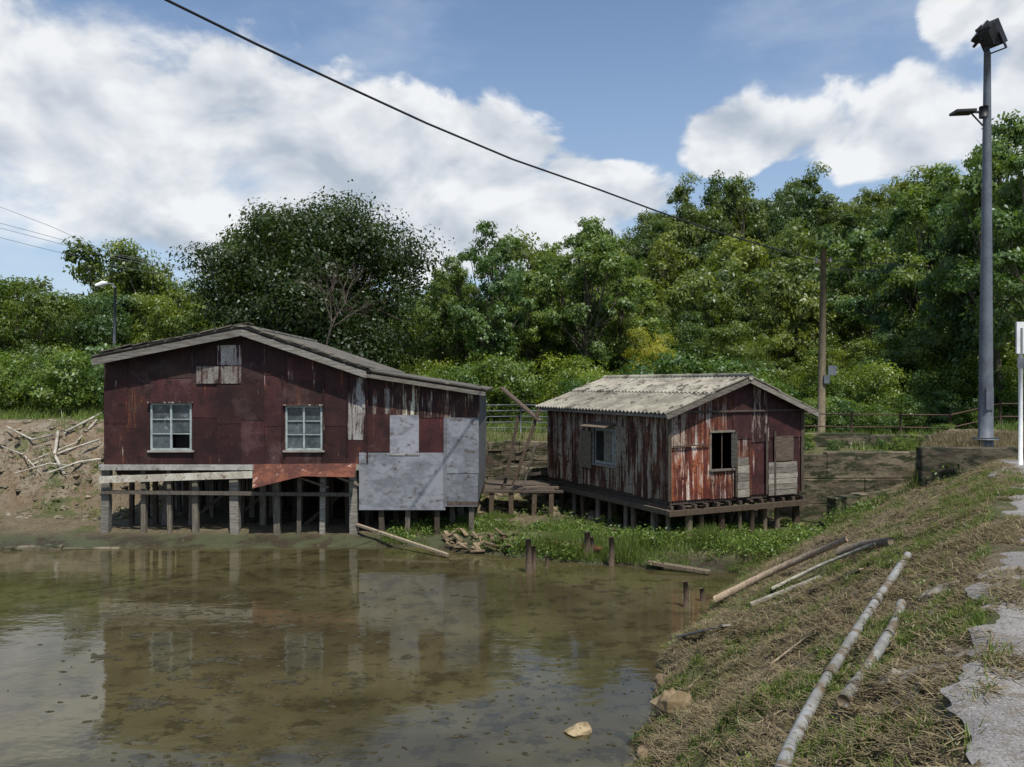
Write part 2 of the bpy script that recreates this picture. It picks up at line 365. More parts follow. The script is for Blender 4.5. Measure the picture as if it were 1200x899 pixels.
# ------------------------------------------------------------ left stilt house
k=20.7/F; Y=20.7
X=lambda px:(px-CX)*k
Zp=lambda py:EYE-(py-HY)*k
h1=empty('stilt_house',(X(330),Y+3,0))
RP=[(X(117),Zp(420)),(X(288),Zp(387)),(X(432),Zp(436)),(X(567),Zp(457))]
def zr(x):
    for (a,za),(c,zc) in zip(RP,RP[1:]):
        if x<=c: return za+(zc-za)*(x-a)/(c-a)
    return RP[-1][1]
mb=MB(); cnt=[0]
def piece(x0,x1,zb,zt,mat,col=None,yo=None):
    x0,x1=X(x0),X(x1); zb=Zp(zb)
    cnt[0]+=1; off=yo if yo is not None else (cnt[0]%5)*.008
    jt=random.uniform(-.012,.012) if yo is None else 0
    pts=[(x0,zb+jt),(x1,zb-jt)]
    if zt is None:
        pts.append((x1,zr(x1)-.03)); 
        for a,za in RP[1:-1]:
            if x0<a<x1: pts.append((a,za-.03)); break
        pts.append((x0,zr(x0)-.03))
    else: pts+=[(x1,Zp(zt)),(x0,Zp(zt))]
    mb.prism(pts,Y-off,Y+.03+.001*(cnt[0]%3),mat,col)
dk=lambda:(lambda g:(g,g*random.uniform(.88,1.08),g*random.uniform(.85,1.05)))(random.uniform(.6,1.3))
R='rust_low'
def colm(a,b2,rows):
    for zb,zt,mt in rows: piece(a,b2,zb,zt,mt,dk())
colm(122,150,[(545,497,R),(497,446,R),(446,None,R)])
colm(150,177,[(545,503,R),(503,450,R),(450,None,R)])
colm(177,225,[(545,528,R),(473,444,R),(444,None,R)])
colm(225,255,[(545,490,R),(490,448,R),(448,None,R)])
colm(255,283,[(545,497,R),(497,450,R),(450,428,'rust_mid'),(428,405,'rust_white'),(405,None,R)])
colm(283,310,[(545,493,R),(493,440,R),(440,None,R)])
colm(310,335,[(545,500,R),(500,440,R),(440,None,R)])
colm(335,378,[(545,528,R),(476,446,R),(446,None,R)])
colm(378,407,[(545,500,R),(500,450,R),(450,None,R)])
colm(407,428,[(545,516,R),(516,443,'rust_white'),(443,None,R)])
piece(231,283,450,430,'rust_white',(.7,.68,.66),.05)
colm(428,457,[(530,486,R),(486,456,'rust_mid'),(456,None,R)])
colm(457,492,[(487,456,'rust_mid'),(456,None,'rust_mid')])
colm(492,528,[(490,458,'rust_mid'),(458,None,R)])
colm(528,562,[(490,462,'rust_mid'),(462,None,R)])
colm(457,491,[(532,487,'grey')]); piece(491,522,532,489,'rust_low',(1.5,1.2,1.2),.02)
piece(522,561,555,490,'grey',(1.0,1,1.02),.028)
piece(421,522,598,531,'grey',(1.08,1.08,1.1),.035); piece(522,560,594,555,'grey',(.88,.88,.9),.017)
piece(456,492,534,532,'white',(.6,.6,.6),.05); piece(520,524,594,490,'grey',(.75,.75,.75),.05)
for px in (331,407,430,379): mb.box((X(px),Y-.06,Zp(543)),(.035,0,0),(0,.02,0),(0,0,Zp(440)-Zp(543)),'rust_low',(.8,.7,.7))
x0,x1,x2=X(122),X(428),X(560); YB=27.4
mb.box((x0,Y+.035,1.95),(.04,0,0),(0,YB-Y,0),(0,0,2.62),'rust_mid'); 
mb.box((x2-.04,Y+.035,.95),(.04,0,0),(0,YB-Y,0),(0,0,2.9),'grey',(.7,.7,.7))
mb.prism([(x0,1.95),(x2,1.95),(x2,zr(x2)-.04),(RP[2][0],RP[2][1]-.04),(RP[1][0],RP[1][1]-.04),(x0,zr(x0)-.04)],YB,YB+.04,'rust_low')
mb.obj('walls',h1)
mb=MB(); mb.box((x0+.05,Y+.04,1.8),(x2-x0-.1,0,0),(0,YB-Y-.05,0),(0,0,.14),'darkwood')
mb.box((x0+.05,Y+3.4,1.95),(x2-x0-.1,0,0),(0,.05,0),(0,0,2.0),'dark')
for i in range(9): mb.beam((x0+.1,Y+.5+i*.8,1.72),(x2-.1,Y+.5+i*.8,1.72),.1,.15,'darkwood')
# boards closing the far side of the crawl space
for px in range(124,560,14):
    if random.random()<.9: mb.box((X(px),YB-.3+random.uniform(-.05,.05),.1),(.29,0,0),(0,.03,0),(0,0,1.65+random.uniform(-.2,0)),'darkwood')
mb.obj('floor',h1)
mb=MB()
def roofplane(a,b,y0,y1,th,mat,lam=.16,amp=.022,col=None):
    (xa,za),(xb,zb)=a,b; n=int((y1-y0)/(lam/6)); vs=[];fs=[]
    for i in range(n+1):
        y=y0+(y1-y0)*i/n; o=amp*math.cos(2*math.pi*(y-y0)/lam)
        vs+=[(xa,y,za+o+th),(xb,y,zb+o+th),(xb,y,zb+o),(xa,y,za+o)]
    for i in range(n):
        q=4*i; r=q+4
        fs+=[(q,q+1,r+1,r),(q+3,r+3,r+2,q+2),(q,r,r+3,q+3),(q+1,q+2,r+2,r+1)]
    fs+=[(0,3,2,1),(4*n,4*n+1,4*n+2,4*n+3)]
    mb.add(vs,fs,mat,col,False)
e0=(RP[0][0]-.02,RP[0][1]-.03); 
U=lambda p,d:(p[0],p[1]+d)
roofplane(U(e0,.03),U(RP[1],.03),Y-.38,YB+.3,.035,'roofd'); roofplane(U(RP[1],.03),U(RP[2],.03),Y-.38,YB+.3,.035,'roofd')
roofplane(U(RP[2],-.01),(RP[3][0]+.06,RP[3][1]-.03),Y-.34,YB+.3,.035,'roofd')
mb.beam((RP[1][0],Y-.40,RP[1][1]+.08),(RP[1][0],YB+.3,RP[1][1]+.08),.3,.05,'roof')
for i in range(9):
    tpar=i/8; 
    for (a,c) in ((RP[0],RP[1]),(RP[1],RP[2])):
        x=a[0]+(c[0]-a[0])*(tpar*.9+.05); z=a[1]+(c[1]-a[1])*(tpar*.9+.05)+.095
        dx=(c[0]-a[0])*.1; dz=(c[1]-a[1])*.1
        mb.box((x,Y-.41,z-.01+random.uniform(0,.03)),(dx*.98,0,dz*.98+random.uniform(-.02,.02)),(0,.5,0),(0,0,.03),'roof',(.5,.48,.44))
mb.obj('roof',h1)
mb=MB()
def barge(a,b,y,hh,mat,col):
    mb.prism([(a[0],a[1]-hh),(b[0],b[1]-hh),(b[0],b[1]),(a[0],a[1])],y,y+.03,mat,col)
barge(U(e0,.0),U(RP[1],.0),Y-.36,.17,'woodh',(.6,.6,.6)); barge(U(RP[1],.0),U(RP[2],-.0),Y-.36,.17,'woodh',(.8,.8,.8))
barge(U(RP[2],-.05),(RP[3][0]+.05,RP[3][1]-.06),Y-.33,.10,'woodh',(.6,.58,.56))
for x in np.arange(e0[0]+.2,RP[3][0],.85): mb.beam((x,Y-.3,zr(x)-.1),(x,Y+.02,zr(x)-.1),.06,.08,'wood')
mb.obj('barge_boards',h1)
mb=MB()
def window(xa,xb,zt,zb):
    xa,xb,zt,zb=X(xa),X(xb),Zp(zt),Zp(zb); f=.045; w=xb-xa; h=zt-zb
    mb.box((xa,Y-.03,zb),(w,0,0),(0,.06,0),(0,0,f),'frame'); mb.box((xa,Y-.03,zt-f),(w,0,0),(0,.06,0),(0,0,f),'frame')
    for xx in (xa,xb-f,(xa+xb)/2-f/2): mb.box((xx,Y-.033,zb+f),(f,0,0),(0,.055,0),(0,0,h-2*f),'frame')
    for half in (0,1):
        a=xa+f+half*(w/2-f/2); ww=w/2-1.5*f
        for j in (1,2): mb.box((a,Y-.02,zb+f+(h-2*f)*j/3-.011),(ww,0,0),(0,.03,0),(0,0,.022),'frame')
        for j in range(3):
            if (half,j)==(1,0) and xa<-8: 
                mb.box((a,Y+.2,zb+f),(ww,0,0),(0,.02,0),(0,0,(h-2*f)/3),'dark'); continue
            mb.box((a,Y+.012+.002*j,zb+f+(h-2*f)*j/3),(ww,0,0),(0,.006,0),(0,0,(h-2*f)/3),'pane')
    mb.box((xa-.06,Y-.09,zb-.05),(w+.12,0,0),(0,.12,0),(0,0,.045),'woodh')
    mb.box((xa-.05,Y-.11,zt+.005),(w+.1,0,0),(0,.12,0),(0,0,.03),'rust_mid')
window(177,225,473,528); window(335,378,476,528)
mb.obj('windows',h1)
mb=MB()
posts=[(123,.20,'woodh'),(166,.12,'wood'),(196,.1,'wood'),(227,.14,'wood'),(273,.22,'woodh'),(323,.16,'wood'),(350,.1,'wood'),(378,.13,'woodh'),(413,.20,'woodh'),(446,.13,'darkwood'),(478,.12,'wood'),(512,.13,'darkwood'),(553,.13,'wood')]
for px,w,mt in posts:
    zt=1.8 if px<420 else .95
    tl=random.uniform(-.05,.05); g=random.uniform(.6,.95)
    mb.beam((X(px)+tl,Y+.12,-.5),(X(px),Y+.12,zt+.1),w,w*.9,mt,(g,g,g*.96))
for r,yy in enumerate(np.arange(Y+1.0,YB,1.15)):
    for px in np.arange(128,562,27):
        if random.random()<.85:
            x=X(px+random.uniform(-9,9)); w=random.uniform(.1,.16)
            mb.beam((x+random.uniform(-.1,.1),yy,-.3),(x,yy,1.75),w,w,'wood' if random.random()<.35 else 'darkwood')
mb.beam((X(118),Y-.06,Zp(548)),(X(421),Y-.06,Zp(548)),.10,.13,'white',(.7,.7,.7))
mb.beam((X(120),Y-.14,Zp(562)),(X(298),Y-.14,Zp(556)),.05,.17,'white',(1.05,1,.9))
mb.beam((X(120),Y-.02,Zp(577)),(X(412),Y-.02,Zp(580)),.08,.09,'wood',(.6,.6,.6))
for px in (350,395): mb.beam((X(px),Y+.0,Zp(560)),(X(px+35),Y+.0,Zp(572)),.03,.05,'wood')
mb.add([(X(299),Y-.13,Zp(544)),(X(419),Y-.13,Zp(543)),(X(421),Y-.55,Zp(557)),(X(360),Y-.5,Zp(556)),(X(303),Y-.5,Zp(570))],[(0,1,2,3,4)],'awning')
mb.beam((X(421),Y+.02,.97),(X(560),Y+.02,.97),.08,.1,'darkwood')
for x in (X(200),X(250),X(345),X(460)): mb.beam((x,Y+1.,.25),(x+1.6,Y+1.1,1.6),.06,.08,'darkwood')
mb.obj('stilts',h1)

# ------------------------------------------------------------ right stilt house
O=Vector((3.85,20.0,0)); u=Vector((.898,.44,0)).normalized(); w=Vector((-u.y,u.x,0))
WU,LW=4.31,6.2; ZB,ZE,ZR,RU=1.12,3.36,4.13,2.28
h2=empty('stilt_house.001',O+u*2.1+w*3)
Lp=lambda a,c,z:O+u*a+w*c+Vector((0,0,z))
zg=lambda s:(ZE+(ZR-ZE)*s/RU) if s<RU else ZE+(ZR-ZE)*(WU-s)/(WU-RU)
mb=MB()
def gpan(s0,s1,zb,zt,mat,off=0,col=None,lam=.095,amp=.010):
    zbf=(lambda t:zb); ztf=(lambda t:zg(s0+t)-.03) if zt is None else (lambda t:zt)
    mb.corr(Lp(s0,0,0)-w*off,u,-w,s1-s0,zbf,ztf,mat,lam,amp,col)
def lpan(s0,s1,zb,zt,mat,off=0,col=None):
    mb.corr(Lp(0,s0,0)-u*off,w,-u,s1-s0,(lambda t:zb),(lambda t:zt),mat,.095,.012,col)
G='rust_gable'
gpan(0,.62,ZB,2.45,G,0,(1.3,1.15,1.1)); gpan(0,.62,2.43,None,'rust_side',.02,(1.1,1.0,1.0)); gpan(.6,1.24,ZB,2.5,G,.012,(1.4,1.2,1.15)); gpan(.6,1.24,2.48,None,G,.03,(.9,.85,.85))
gpan(1.24,1.96,ZB-.03,1.84,G,.004,(1.1,1,1)); gpan(1.24,1.96,2.77,None,G,.016,(.8,.75,.75))
gpan(1.96,2.6,ZB,2.6,G,.012,(.6,.55,.55)); gpan(1.96,2.6,2.58,None,'rust_low',.03,(1.3,1.2,1.2)); gpan(2.58,3.2,ZB,2.5,'rust_low',.0,(1.4,1.3,1.3)); gpan(2.58,3.2,2.48,None,'rust_mid',.02,(.9,.85,.85))
gpan(3.18,WU,ZB,2.6,'rust_low',.012,(1.1,1.1,1.1)); gpan(3.18,WU,2.58,None,'rust_low',.03,(1.3,1.2,1.2))
sd='rust_side'; ed=[0,.75,1.55,2.36,3.49,4.1,4.8,5.5,LW]
for i,(a,c) in enumerate(zip(ed,ed[1:])):
    g=random.uniform(.85,1.3)
    if (a,c)==(2.36,3.49):
        lpan(a,c+.02,ZB,1.75,sd,.003,(g,g,g)); lpan(a,c+.02,2.82,ZE,sd,.01,(g,g,g))
    else: lpan(a,c+.03,ZB-.03*(i%2),ZE,sd,.006*(i%3),(g,g*.97,g*.94))
mb.box(Lp(WU-.01,.0,ZB),w*LW,u*.03,(0,0,ZE-ZB),'rust_low'); mb.box(Lp(0,LW,ZB),u*WU,w*.03,(0,0,ZE-ZB),'rust_low')
bk=[Lp(0,LW+.01,ZE),Lp(WU,LW+.01,ZE),Lp(RU,LW+.01,ZR-.03)]; mb.add(bk,[(0,1,2)],'rust_low')
mb.beam(Lp(-.03,-.04,ZB),Lp(-.03,-.04,ZE),.08,.08,'darkwood'); mb.beam(Lp(WU+.02,-.03,ZB),Lp(WU+.02,-.03,ZE),.08,.08,'darkwood')
mb.obj('walls',h2)
mb=MB()
def boards(s0,s1,z0,z1,n,off):
    for i in range(n):
        a=z0+(z1-z0)*i/n; hh=(z1-z0)/n-.012
        g=random.uniform(.6,1.15)
        mb.box(Lp(s0+random.uniform(0,.02),0,a)-w*off,u*(s1-s0-random.uniform(0,.04)),w*.02,(0,0,hh),'woodh',(g,g*.97,g*.93))
boards(2.07,2.47,1.1,2.12,5,.075); boards(3.1,4.12,1.08,1.95,6,.075)
mb.box(Lp(3.35,0,1.97)-w*.08,u*.62,w*.02,(0,0,.65),'woodh',(.4,.32,.28))
for s_ in (2.03,3.05,3.33): mb.beam(Lp(s_,-.075,ZB),Lp(s_,-.075,2.75),.05,.04,'darkwood')
mb.beam(Lp(0,-.06,3.3),Lp(WU,-.06,3.3),.03,.05,'darkwood'); mb.beam(Lp(.05,-.06,2.46),Lp(1.2,-.06,2.47),.025,.03,'darkwood')
mb.obj('cladding_boards',h2)
mb=MB()
for a,b_ in ((1.24,1.24),(1.96,1.96)): mb.beam(Lp(a,-.02,1.82),Lp(a,-.02,2.79),.05,.05,'wood')
mb.beam(Lp(1.2,-.03,1.82),Lp(2.0,-.03,1.82),.07,.05,'wood'); mb.beam(Lp(1.2,-.03,2.79),Lp(2.0,-.03,2.79),.07,.05,'wood')
mb.beam(Lp(1.62,.0,1.85),Lp(1.62,.0,2.76),.025,.025,'darkwood')
mb.box(Lp(1.88,-.06,1.9),u*.06-w*.14,w*.012,(0,0,.82),'woodh',(.5,.5,.48))
for a in (2.36,3.49): mb.beam(Lp(-.02,a,1.73),Lp(-.02,a,2.84),.05,.05,'woodh')
mb.beam(Lp(-.03,2.33,1.74),Lp(-.03,3.52,1.74),.05,.06,'woodh'); mb.beam(Lp(-.03,2.33,2.83),Lp(-.03,3.52,2.83),.05,.06,'woodh')
mb.box(Lp(-.03,2.42,1.78),w*.95,u*.02,(0,0,1.0),'frame',(.7,.7,.65))
mb.box(Lp(-.05,2.5,1.86),w*.36,u*.015,(0,0,.82),'woodh',(.8,.78,.7)); mb.box(Lp(-.05,2.92,1.86),w*.38,u*.015,(0,0,.82),'dark')
mb.box(Lp(-.05,2.3,2.9),w*1.25,-u*.4+Vector((0,0,-.1)),(0,0,.02),'woodh',(.5,.42,.35))
mb.box(Lp(-.045,3.55,1.6),w*.62,-u*.02,(0,0,1.05),'woodh',(.7,.62,.5))
mb.obj('windows',h2)
mb=MB()
def slope(a0,z0,a1,z1,col):
    y0,y1=-.32,LW+.3; lam=.17; n=int((y1-y0)/(lam/6)); vs=[];fs=[]
    for i in range(n+1):
        y=y0+(y1-y0)*i/n; o=.024*math.cos(2*math.pi*(y-y0)/lam)
        vs+=[Lp(a0,y,z0+o+.03),Lp(a1,y,z1+o+.03),Lp(a1,y,z1+o),Lp(a0,y,z0+o)]
    for i in range(n):
        q=4*i; r=q+4
        fs+=[(q,q+1,r+1,r),(q+3,r+3,r+2,q+2),(q,r,r+3,q+3),(q+1,q+2,r+2,r+1)]
    fs+=[(0,3,2,1),(4*n,4*n+1,4*n+2,4*n+3)]
    mb.add(vs,fs,'roof',col)
pl=(ZR-ZE)/RU; pr=(ZR-ZE)/(WU-RU)
slope(RU*.45,ZR-pl*RU*.55+.035,RU,ZR+.03,(1.0,.99,.97)); slope(-.3,ZE-pl*.3,RU*.5,ZE+pl*RU*.5,(.88,.87,.84))
slope(RU,ZR+.03,WU-1.0,ZE+pr*1.0+.03,(.9,.9,.9)); slope(WU-1.1,ZE+pr*1.1,WU+.3,ZE-pr*.3,(.85,.85,.85))
mb.tube([Lp(RU,-.34,ZR+.05),Lp(RU,LW+.3,ZR+.05)],.09,'roof',8)
mb.obj('roof',h2)
mb=MB()
mb.beam(Lp(-.32,-.30,ZE-pl*.32-.06),Lp(RU,-.30,ZR-.05),.03,.12,'woodh',(.5,.47,.44)); mb.beam(Lp(RU,-.30,ZR-.05),Lp(WU+.32,-.30,ZE-pr*.32-.06),.03,.12,'woodh',(.75,.73,.7))
mb.beam(Lp(-.24,-.25,ZE-pl*.3-.05),Lp(-.24,LW+.2,ZE-pl*.3-.05),.04,.07,'woodh',(.8,.8,.78))
mb.obj('barge_boards',h2)
mb=MB()
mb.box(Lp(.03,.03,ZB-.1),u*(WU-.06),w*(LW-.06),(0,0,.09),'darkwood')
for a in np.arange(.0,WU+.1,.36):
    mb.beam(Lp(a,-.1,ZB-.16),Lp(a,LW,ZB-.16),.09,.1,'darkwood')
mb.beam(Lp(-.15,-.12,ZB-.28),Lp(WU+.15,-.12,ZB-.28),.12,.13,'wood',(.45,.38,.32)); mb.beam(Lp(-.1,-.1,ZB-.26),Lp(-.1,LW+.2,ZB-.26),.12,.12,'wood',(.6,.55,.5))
for c in (0,1.4,2.7,4.0,5.3,6.2):
    for a in (0,.55,.95,1.55,2.1,2.5,3.1,3.55,4.25):
        if random.random()<.12: continue
        wd=random.uniform(.11,.21); x=a+random.uniform(-.08,.08); y=c+random.uniform(-.1,.1)
        g=random.uniform(.6,1.1)
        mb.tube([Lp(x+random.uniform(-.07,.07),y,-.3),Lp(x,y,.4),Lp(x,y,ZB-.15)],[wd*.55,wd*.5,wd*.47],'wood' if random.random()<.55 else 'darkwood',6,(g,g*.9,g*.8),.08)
for c in (.7,1.9,3.3,4.6): mb.tube([Lp(.0,c,-.2),Lp(.02,c,ZB-.2)],.07,'wood',6,None,.08)
mb.obj('stilts',h2)
hp=empty('ruined_porch',(.6,24,0)); mb=MB()
dkz=EYE-(572-HY)/F*24.5
for i in range(9): 
    g=random.uniform(.8,1.6); mb.box((-.8+i*.0,23.2+i*.3,dkz+random.uniform(0,.01)),(2.1+random.uniform(-.3,.2),random.uniform(-.03,.03),0),(0,.27,0),(0,0,.05),'darkwood',(g,g,g))
for x in (-.6,0,.6,1.1):
    for y in (23.3,25.6): mb.beam((x,y,-.3),(x+random.uniform(-.05,.05),y,dkz),.13,.13,'darkwood',(1.2,1.1,1))
mb.beam(P(588,455,23.8),P(633,494,23.3),.28,.05,'wood',(.5,.45,.4))
mb.beam(P(590,575,23.6),P(608,487,23.6),.10,.10,'darkwood',(1.0,.95,.9)); mb.beam(P(600,570,23.9),P(616,530,23.9),.07,.07,'darkwood')
mb.beam(P(604,562,23.4),P(632,480,23.3),.09,.09,'darkwood',(1.2,1.1,1.0)); mb.beam(P(577,545,24),P(640,520,24),.07,.07,'darkwood')
mb.beam(P(582,560,23.5),P(634,555,23.5),.06,.08,'darkwood'); mb.beam(P(612,575,23.3),P(628,520,23.3),.05,.05,'wood',(.6,.6,.6))
mb.obj('planks_and_posts',hp)

# ------------------------------------------------------------ walls, kerb
def wallseg(name,pts,zt,zb,th,mat='concrete',rows=1,colr=1.0,bl=1.1):
    mb=MB()
    for (a,c) in zip(pts,pts[1:]):
        a=Vector((*a,0)); c=Vector((*c,0)); d=(c-a); L=d.length; d.normalize(); nn=Vector((-d.y,d.x,0))
        for r_ in range(rows):
            z0=zb+(zt-zb)*r_/rows; z1=zb+(zt-zb)*(r_+1)/rows; st=-random.random()*bl*.7 if rows>1 else 0
            while st<L-.05:
                s0=max(st,0); e1=min(st+bl*random.uniform(.7,1.3),L); st=e1
                if e1-s0<.05: continue
                j=random.uniform(-.04,.04); g=random.uniform(.8,1.15)*colr
                zz=z1-.006+(random.uniform(-.06,.04) if r_==rows-1 else 0)
                mb.box(a+d*s0+nn*j+Vector((0,0,z0)),d*(e1-s0-.008),nn*th,(0,0,zz-z0),mat,(g,g*.98,g*.93))
    ob=mb.obj(name); md=ob.modifiers.new('b','BEVEL'); md.width=.02; md.segments=1; return ob
wallseg('retaining_wall',[(7.3,23.55),(12.6,23.75)],1.98,-.2,.3,rows=3,bl=3.0)
wallseg('retaining_wall',[(8.5,21.5),(10.3,22.3),(11.6,23.2)],1.05,-.2,.35,rows=2,bl=2)
wallseg('retaining_wall',[(7.5,25.6),(14,25.3)],2.45,1.5,.25,rows=1,colr=1.1,bl=3)
wallseg('retaining_wall',[(-2,27.0),(7,27.2)],1.25,-.1,.4,rows=4,bl=.6); wallseg('retaining_wall',[(-3,29.0),(7.5,28.6)],1.95,.6,.35,rows=4,bl=.6)
wallseg('low_concrete_wall',[(8.75,17.5),(14.5,17.3)],2.64,1.2,.28,colr=.6,bl=3)
wallseg('pond_kerb',[(-30,19.45),(-16,19.5),(-12.2,19.62),(-9.5,19.82)],.07,-.4,.22)
mb=MB()
def rock(mb,p,r,mat='stone',col=None,flat=.6,seg=7):
    vs=[];fs=[];rings=5; ph=[random.uniform(.7,1.25) for _ in range(seg*rings)]
    ax_=random.uniform(.8,1.5)
    ro=random.uniform(0,3.14)
    for i in range(rings):
        th=math.pi*(i+.5)/rings
        for k_ in range(seg):
            a=2*math.pi*k_/seg; q=ph[i*seg+k_]*r
            x=math.sin(th)*math.cos(a)*q*ax_; y=math.sin(th)*math.sin(a)*q
            vs.append((p[0]+x*math.cos(ro)-y*math.sin(ro),p[1]+x*math.sin(ro)+y*math.cos(ro),p[2]+math.cos(th)*q*flat))
    for i in range(rings-1):
        for k_ in range(seg): fs.append((i*seg+k_,(i+1)*seg+k_,(i+1)*seg+(k_+1)%seg,i*seg+(k_+1)%seg))
    fs.append(tuple(range(seg))); fs.append(tuple(reversed(range((rings-1)*seg,rings*seg))))
    mb.add(vs,fs,mat,col)
for _ in range(480):
    x=random.uniform(-18,-10.3); y=random.uniform(22.3,30); z=hz(x,y)
    g=random.uniform(.45,1.05); rock(mb,(x,y,z),random.uniform(.02,.17)*random.uniform(.5,1),flat=.5,col=(g,g,g))
for _ in range(140):
    x=random.uniform(-1.5,8); y=random.uniform(23,29); rock(mb,(x,y,hz(x,y)+.02),random.uniform(.06,.25),flat=.6,col=(.7,.68,.6))
for _ in range(60):
    x=random.uniform(7.8,10.5); y=random.uniform(19.5,23); rock(mb,(x,y,hz(x,y)),random.uniform(.04,.12),flat=.6,col=(.6,.6,.5))
for _ in range(900):
    y=random.uniform(3,17); s_=random.uniform(0.1,4.6); x=.6*y-.1-s_*1.166
    z=hz(x,y); g=random.uniform(.45,1.1)
    if z>.02: rock(mb,(x,y,z),random.uniform(.008,.045)*random.uniform(.5,1),flat=.6,seg=5,col=(g,g*.95,g*.85))
mb.obj('rubble')
def named_rock(px,py,r,flat,col,name='rock'):
    p=ground_at(px,py); m_=MB(); rock(m_,(p.x,p.y,p.z+r*.15),r,'stone',col,flat,11); o=m_.obj(name)
    md=o.modifiers.new('b','BEVEL'); md.width=r*.12; md.segments=2
named_rock(788,832,.24,.75,(1,.9,.75)); named_rock(680,858,.15,.35,(1.3,1.2,1)); named_rock(757,888,.1,.5,(.7,.6,.5)); named_rock(778,800,.13,.6,(.7,.6,.5))
mb=MB()
for px,py,a,b_ in [(1085,782,.22,.12),(1115,838,.17,.08),(1062,822,.13,.07),(1046,790,.10,.06),(1100,800,.12,.06),(1100,692,.22,.10),(1090,720,.14,.07),(1140,850,.08,.05),(1120,770,.10,.06)]:
    p=ground_at(px,py); n=14; ro=random.uniform(0,3); top=[];bot=[]
    ph=random.uniform(0,6)
    for k_ in range(n):
        an=2*math.pi*k_/n; rr=(1+.2*math.sin(an*2+ph)+random.uniform(-.15,.15))
        x=a*rr*math.cos(an); y=b_*1.3*rr*math.sin(an); wx,wy=p.x+x*math.cos(ro)-y*math.sin(ro),p.y+x*math.sin(ro)+y*math.cos(ro); hh=hz(wx,wy)
        top.append((wx,wy,max(hh+.012,0)+.004)); bot.append((wx,wy,hh-.05))
    cz_=(p.x,p.y,p.z+.022)
    mb.add(top+bot+[cz_],[(k_,(k_+1)%n,2*n) for k_ in range(n)]+[(k_+n,(k_+1)%n+n,(k_+1)%n,k_) for k_ in range(n)],'slab',(1,1,1))
mb.obj('broken_slabs')

# ------------------------------------------------------------ pipes, planks, stakes
def pipe(name,pts,r,mat='pvc',lift=.0,col=(1,1,1)):
    g=[ground_at(*q) for q in pts]; g=[Vector((p.x,p.y,p.z+r+lift)) for p in g]
    out=[]
    for i in range(len(g)-1):
        p0,p1,p2,p3=g[max(i-1,0)],g[i],g[i+1],g[min(i+2,len(g)-1)]
        for q in range(6):
            t_=q/6; out.append(.5*((2*p1)+(p2-p0)*t_+(2*p0-5*p1+4*p2-p3)*t_*t_+(3*p1-p0-3*p2+p3)*t_**3))
    out.append(g[-1]); m_=MB(); m_.tube(out,r,mat,12,col)
    for j in (9,20): 
        if len(out)>j+1: m_.tube([out[j],out[j]+(out[j+1]-out[j]).normalized()*.12],r*1.18,mat,12,(.9,.9,.9))
    return m_.obj(name)
pipe('pvc_pipe',[(1064,658),(1040,692),(1016,730),(985,780),(955,832),(927,890),(914,925)],.042,lift=.01)
pipe('pvc_pipe',[(1057,716),(1048,740),(1033,768),(1010,802),(988,836)],.040,lift=.015)
def plank(name,a,b_,ww,hh,mat,col=(1,1,1),l1=.05,l2=.05):
    p=ground_at(*a); q=ground_at(*b_); m_=MB(); m_.beam(p+Vector((0,0,l1)),q+Vector((0,0,l2)),ww,hh,mat,col); return m_.obj(name)
def pole(name,a,b_,r,mat,col=(1,1,1),l1=.05,l2=.05):
    p=ground_at(*a); q=ground_at(*b_); m_=MB(); m_.tube([p+Vector((0,0,l1)),(p+q)/2+Vector((0,0,(l1+l2)/2+.03)),q+Vector((0,0,l2))],[r,r*.95,r*.8],mat,8,col); return m_.obj(name)
pole('timber_pole',(838,712),(992,645),.06,'wood',(1.8,1.6,1.4),.12,.15); plank('plank',(880,713),(962,682),.08,.03,'woodh',(1,.95,.85))
pole('timber_pole',(905,700),(1025,650),.025,'woodh',(1.2,1.2,1.1),.12,.12); plank('plank',(797,752),(852,738),.14,.025,'woodh',(1.1,1.1,1.1))
pole('timber_pole',(985,655),(1045,642),.08,'wood',(.9,.85,.8),.07,.07); plank('plank',(950,700),(1010,672),.1,.02,'woodh',(.8,.7,.6))
plank('plank',(418,627),(525,655),.09,.05,'wood',(1.6,1.5,1.3),.25,.08)
plank('plank',(648,646),(705,652),.3,.04,'awning',(1,1,1),.2,.16); plank('plank',(640,640),(690,643),.1,.04,'wood',(.8,.8,.8),.15,.15)
plank('plank',(760,664),(832,674),.2,.06,'wood',(.8,.72,.6),.08,.05)
m_=MB()
for px,py0,py1,r in [(619,672,632,.07),(625,668,640,.05),(688,655,624,.08),(693,656,630,.06),(716,664,630,.06),(803,712,682,.05),(822,705,690,.05),(640,664,652,.04)]:
    D=min(EYE*F/(py0-HY),18.4); p=Vector(P(px,py0,D)); q=Vector(P(px,py1,D)); m_.tube([p-Vector((0,0,.3)),(p+q)/2+Vector((.02,0,0)),q],[r,r,r*.85],'darkwood',7,(1.2,1.1,1),.1)
m_.obj('mooring_stakes')
m_=MB()
for _ in range(46):
    px=random.uniform(525,600);py=random.uniform(628,650);p=ground_at(px,py);an=random.uniform(0,6.3);L=random.uniform(.1,.4);e_=random.uniform(.0,.2); g=random.uniform(.5,1)
    m_.beam(p+Vector((0,0,.04)),p+Vector((math.cos(an)*L,math.sin(an)*L,e_)),random.uniform(.03,.14),.03,'stone',(g,g*.9,g*.78))
for _ in range(90):
    s_=random.uniform(.5,4);y=random.uniform(5,17);x=.6*y-.1-s_*1.166;z=hz(x,y)
    if z<.05: continue
    an=random.uniform(0,6.3);L=random.uniform(.08,.5); m_.tube([(x,y,z+.02),(x+math.cos(an)*L,y+math.sin(an)*L,hz(x+math.cos(an)*L,y+math.sin(an)*L)+.03)],random.uniform(.005,.012),'wood',5,(1.5,1.4,1.2))
m_.obj('driftwood')
m_=MB()
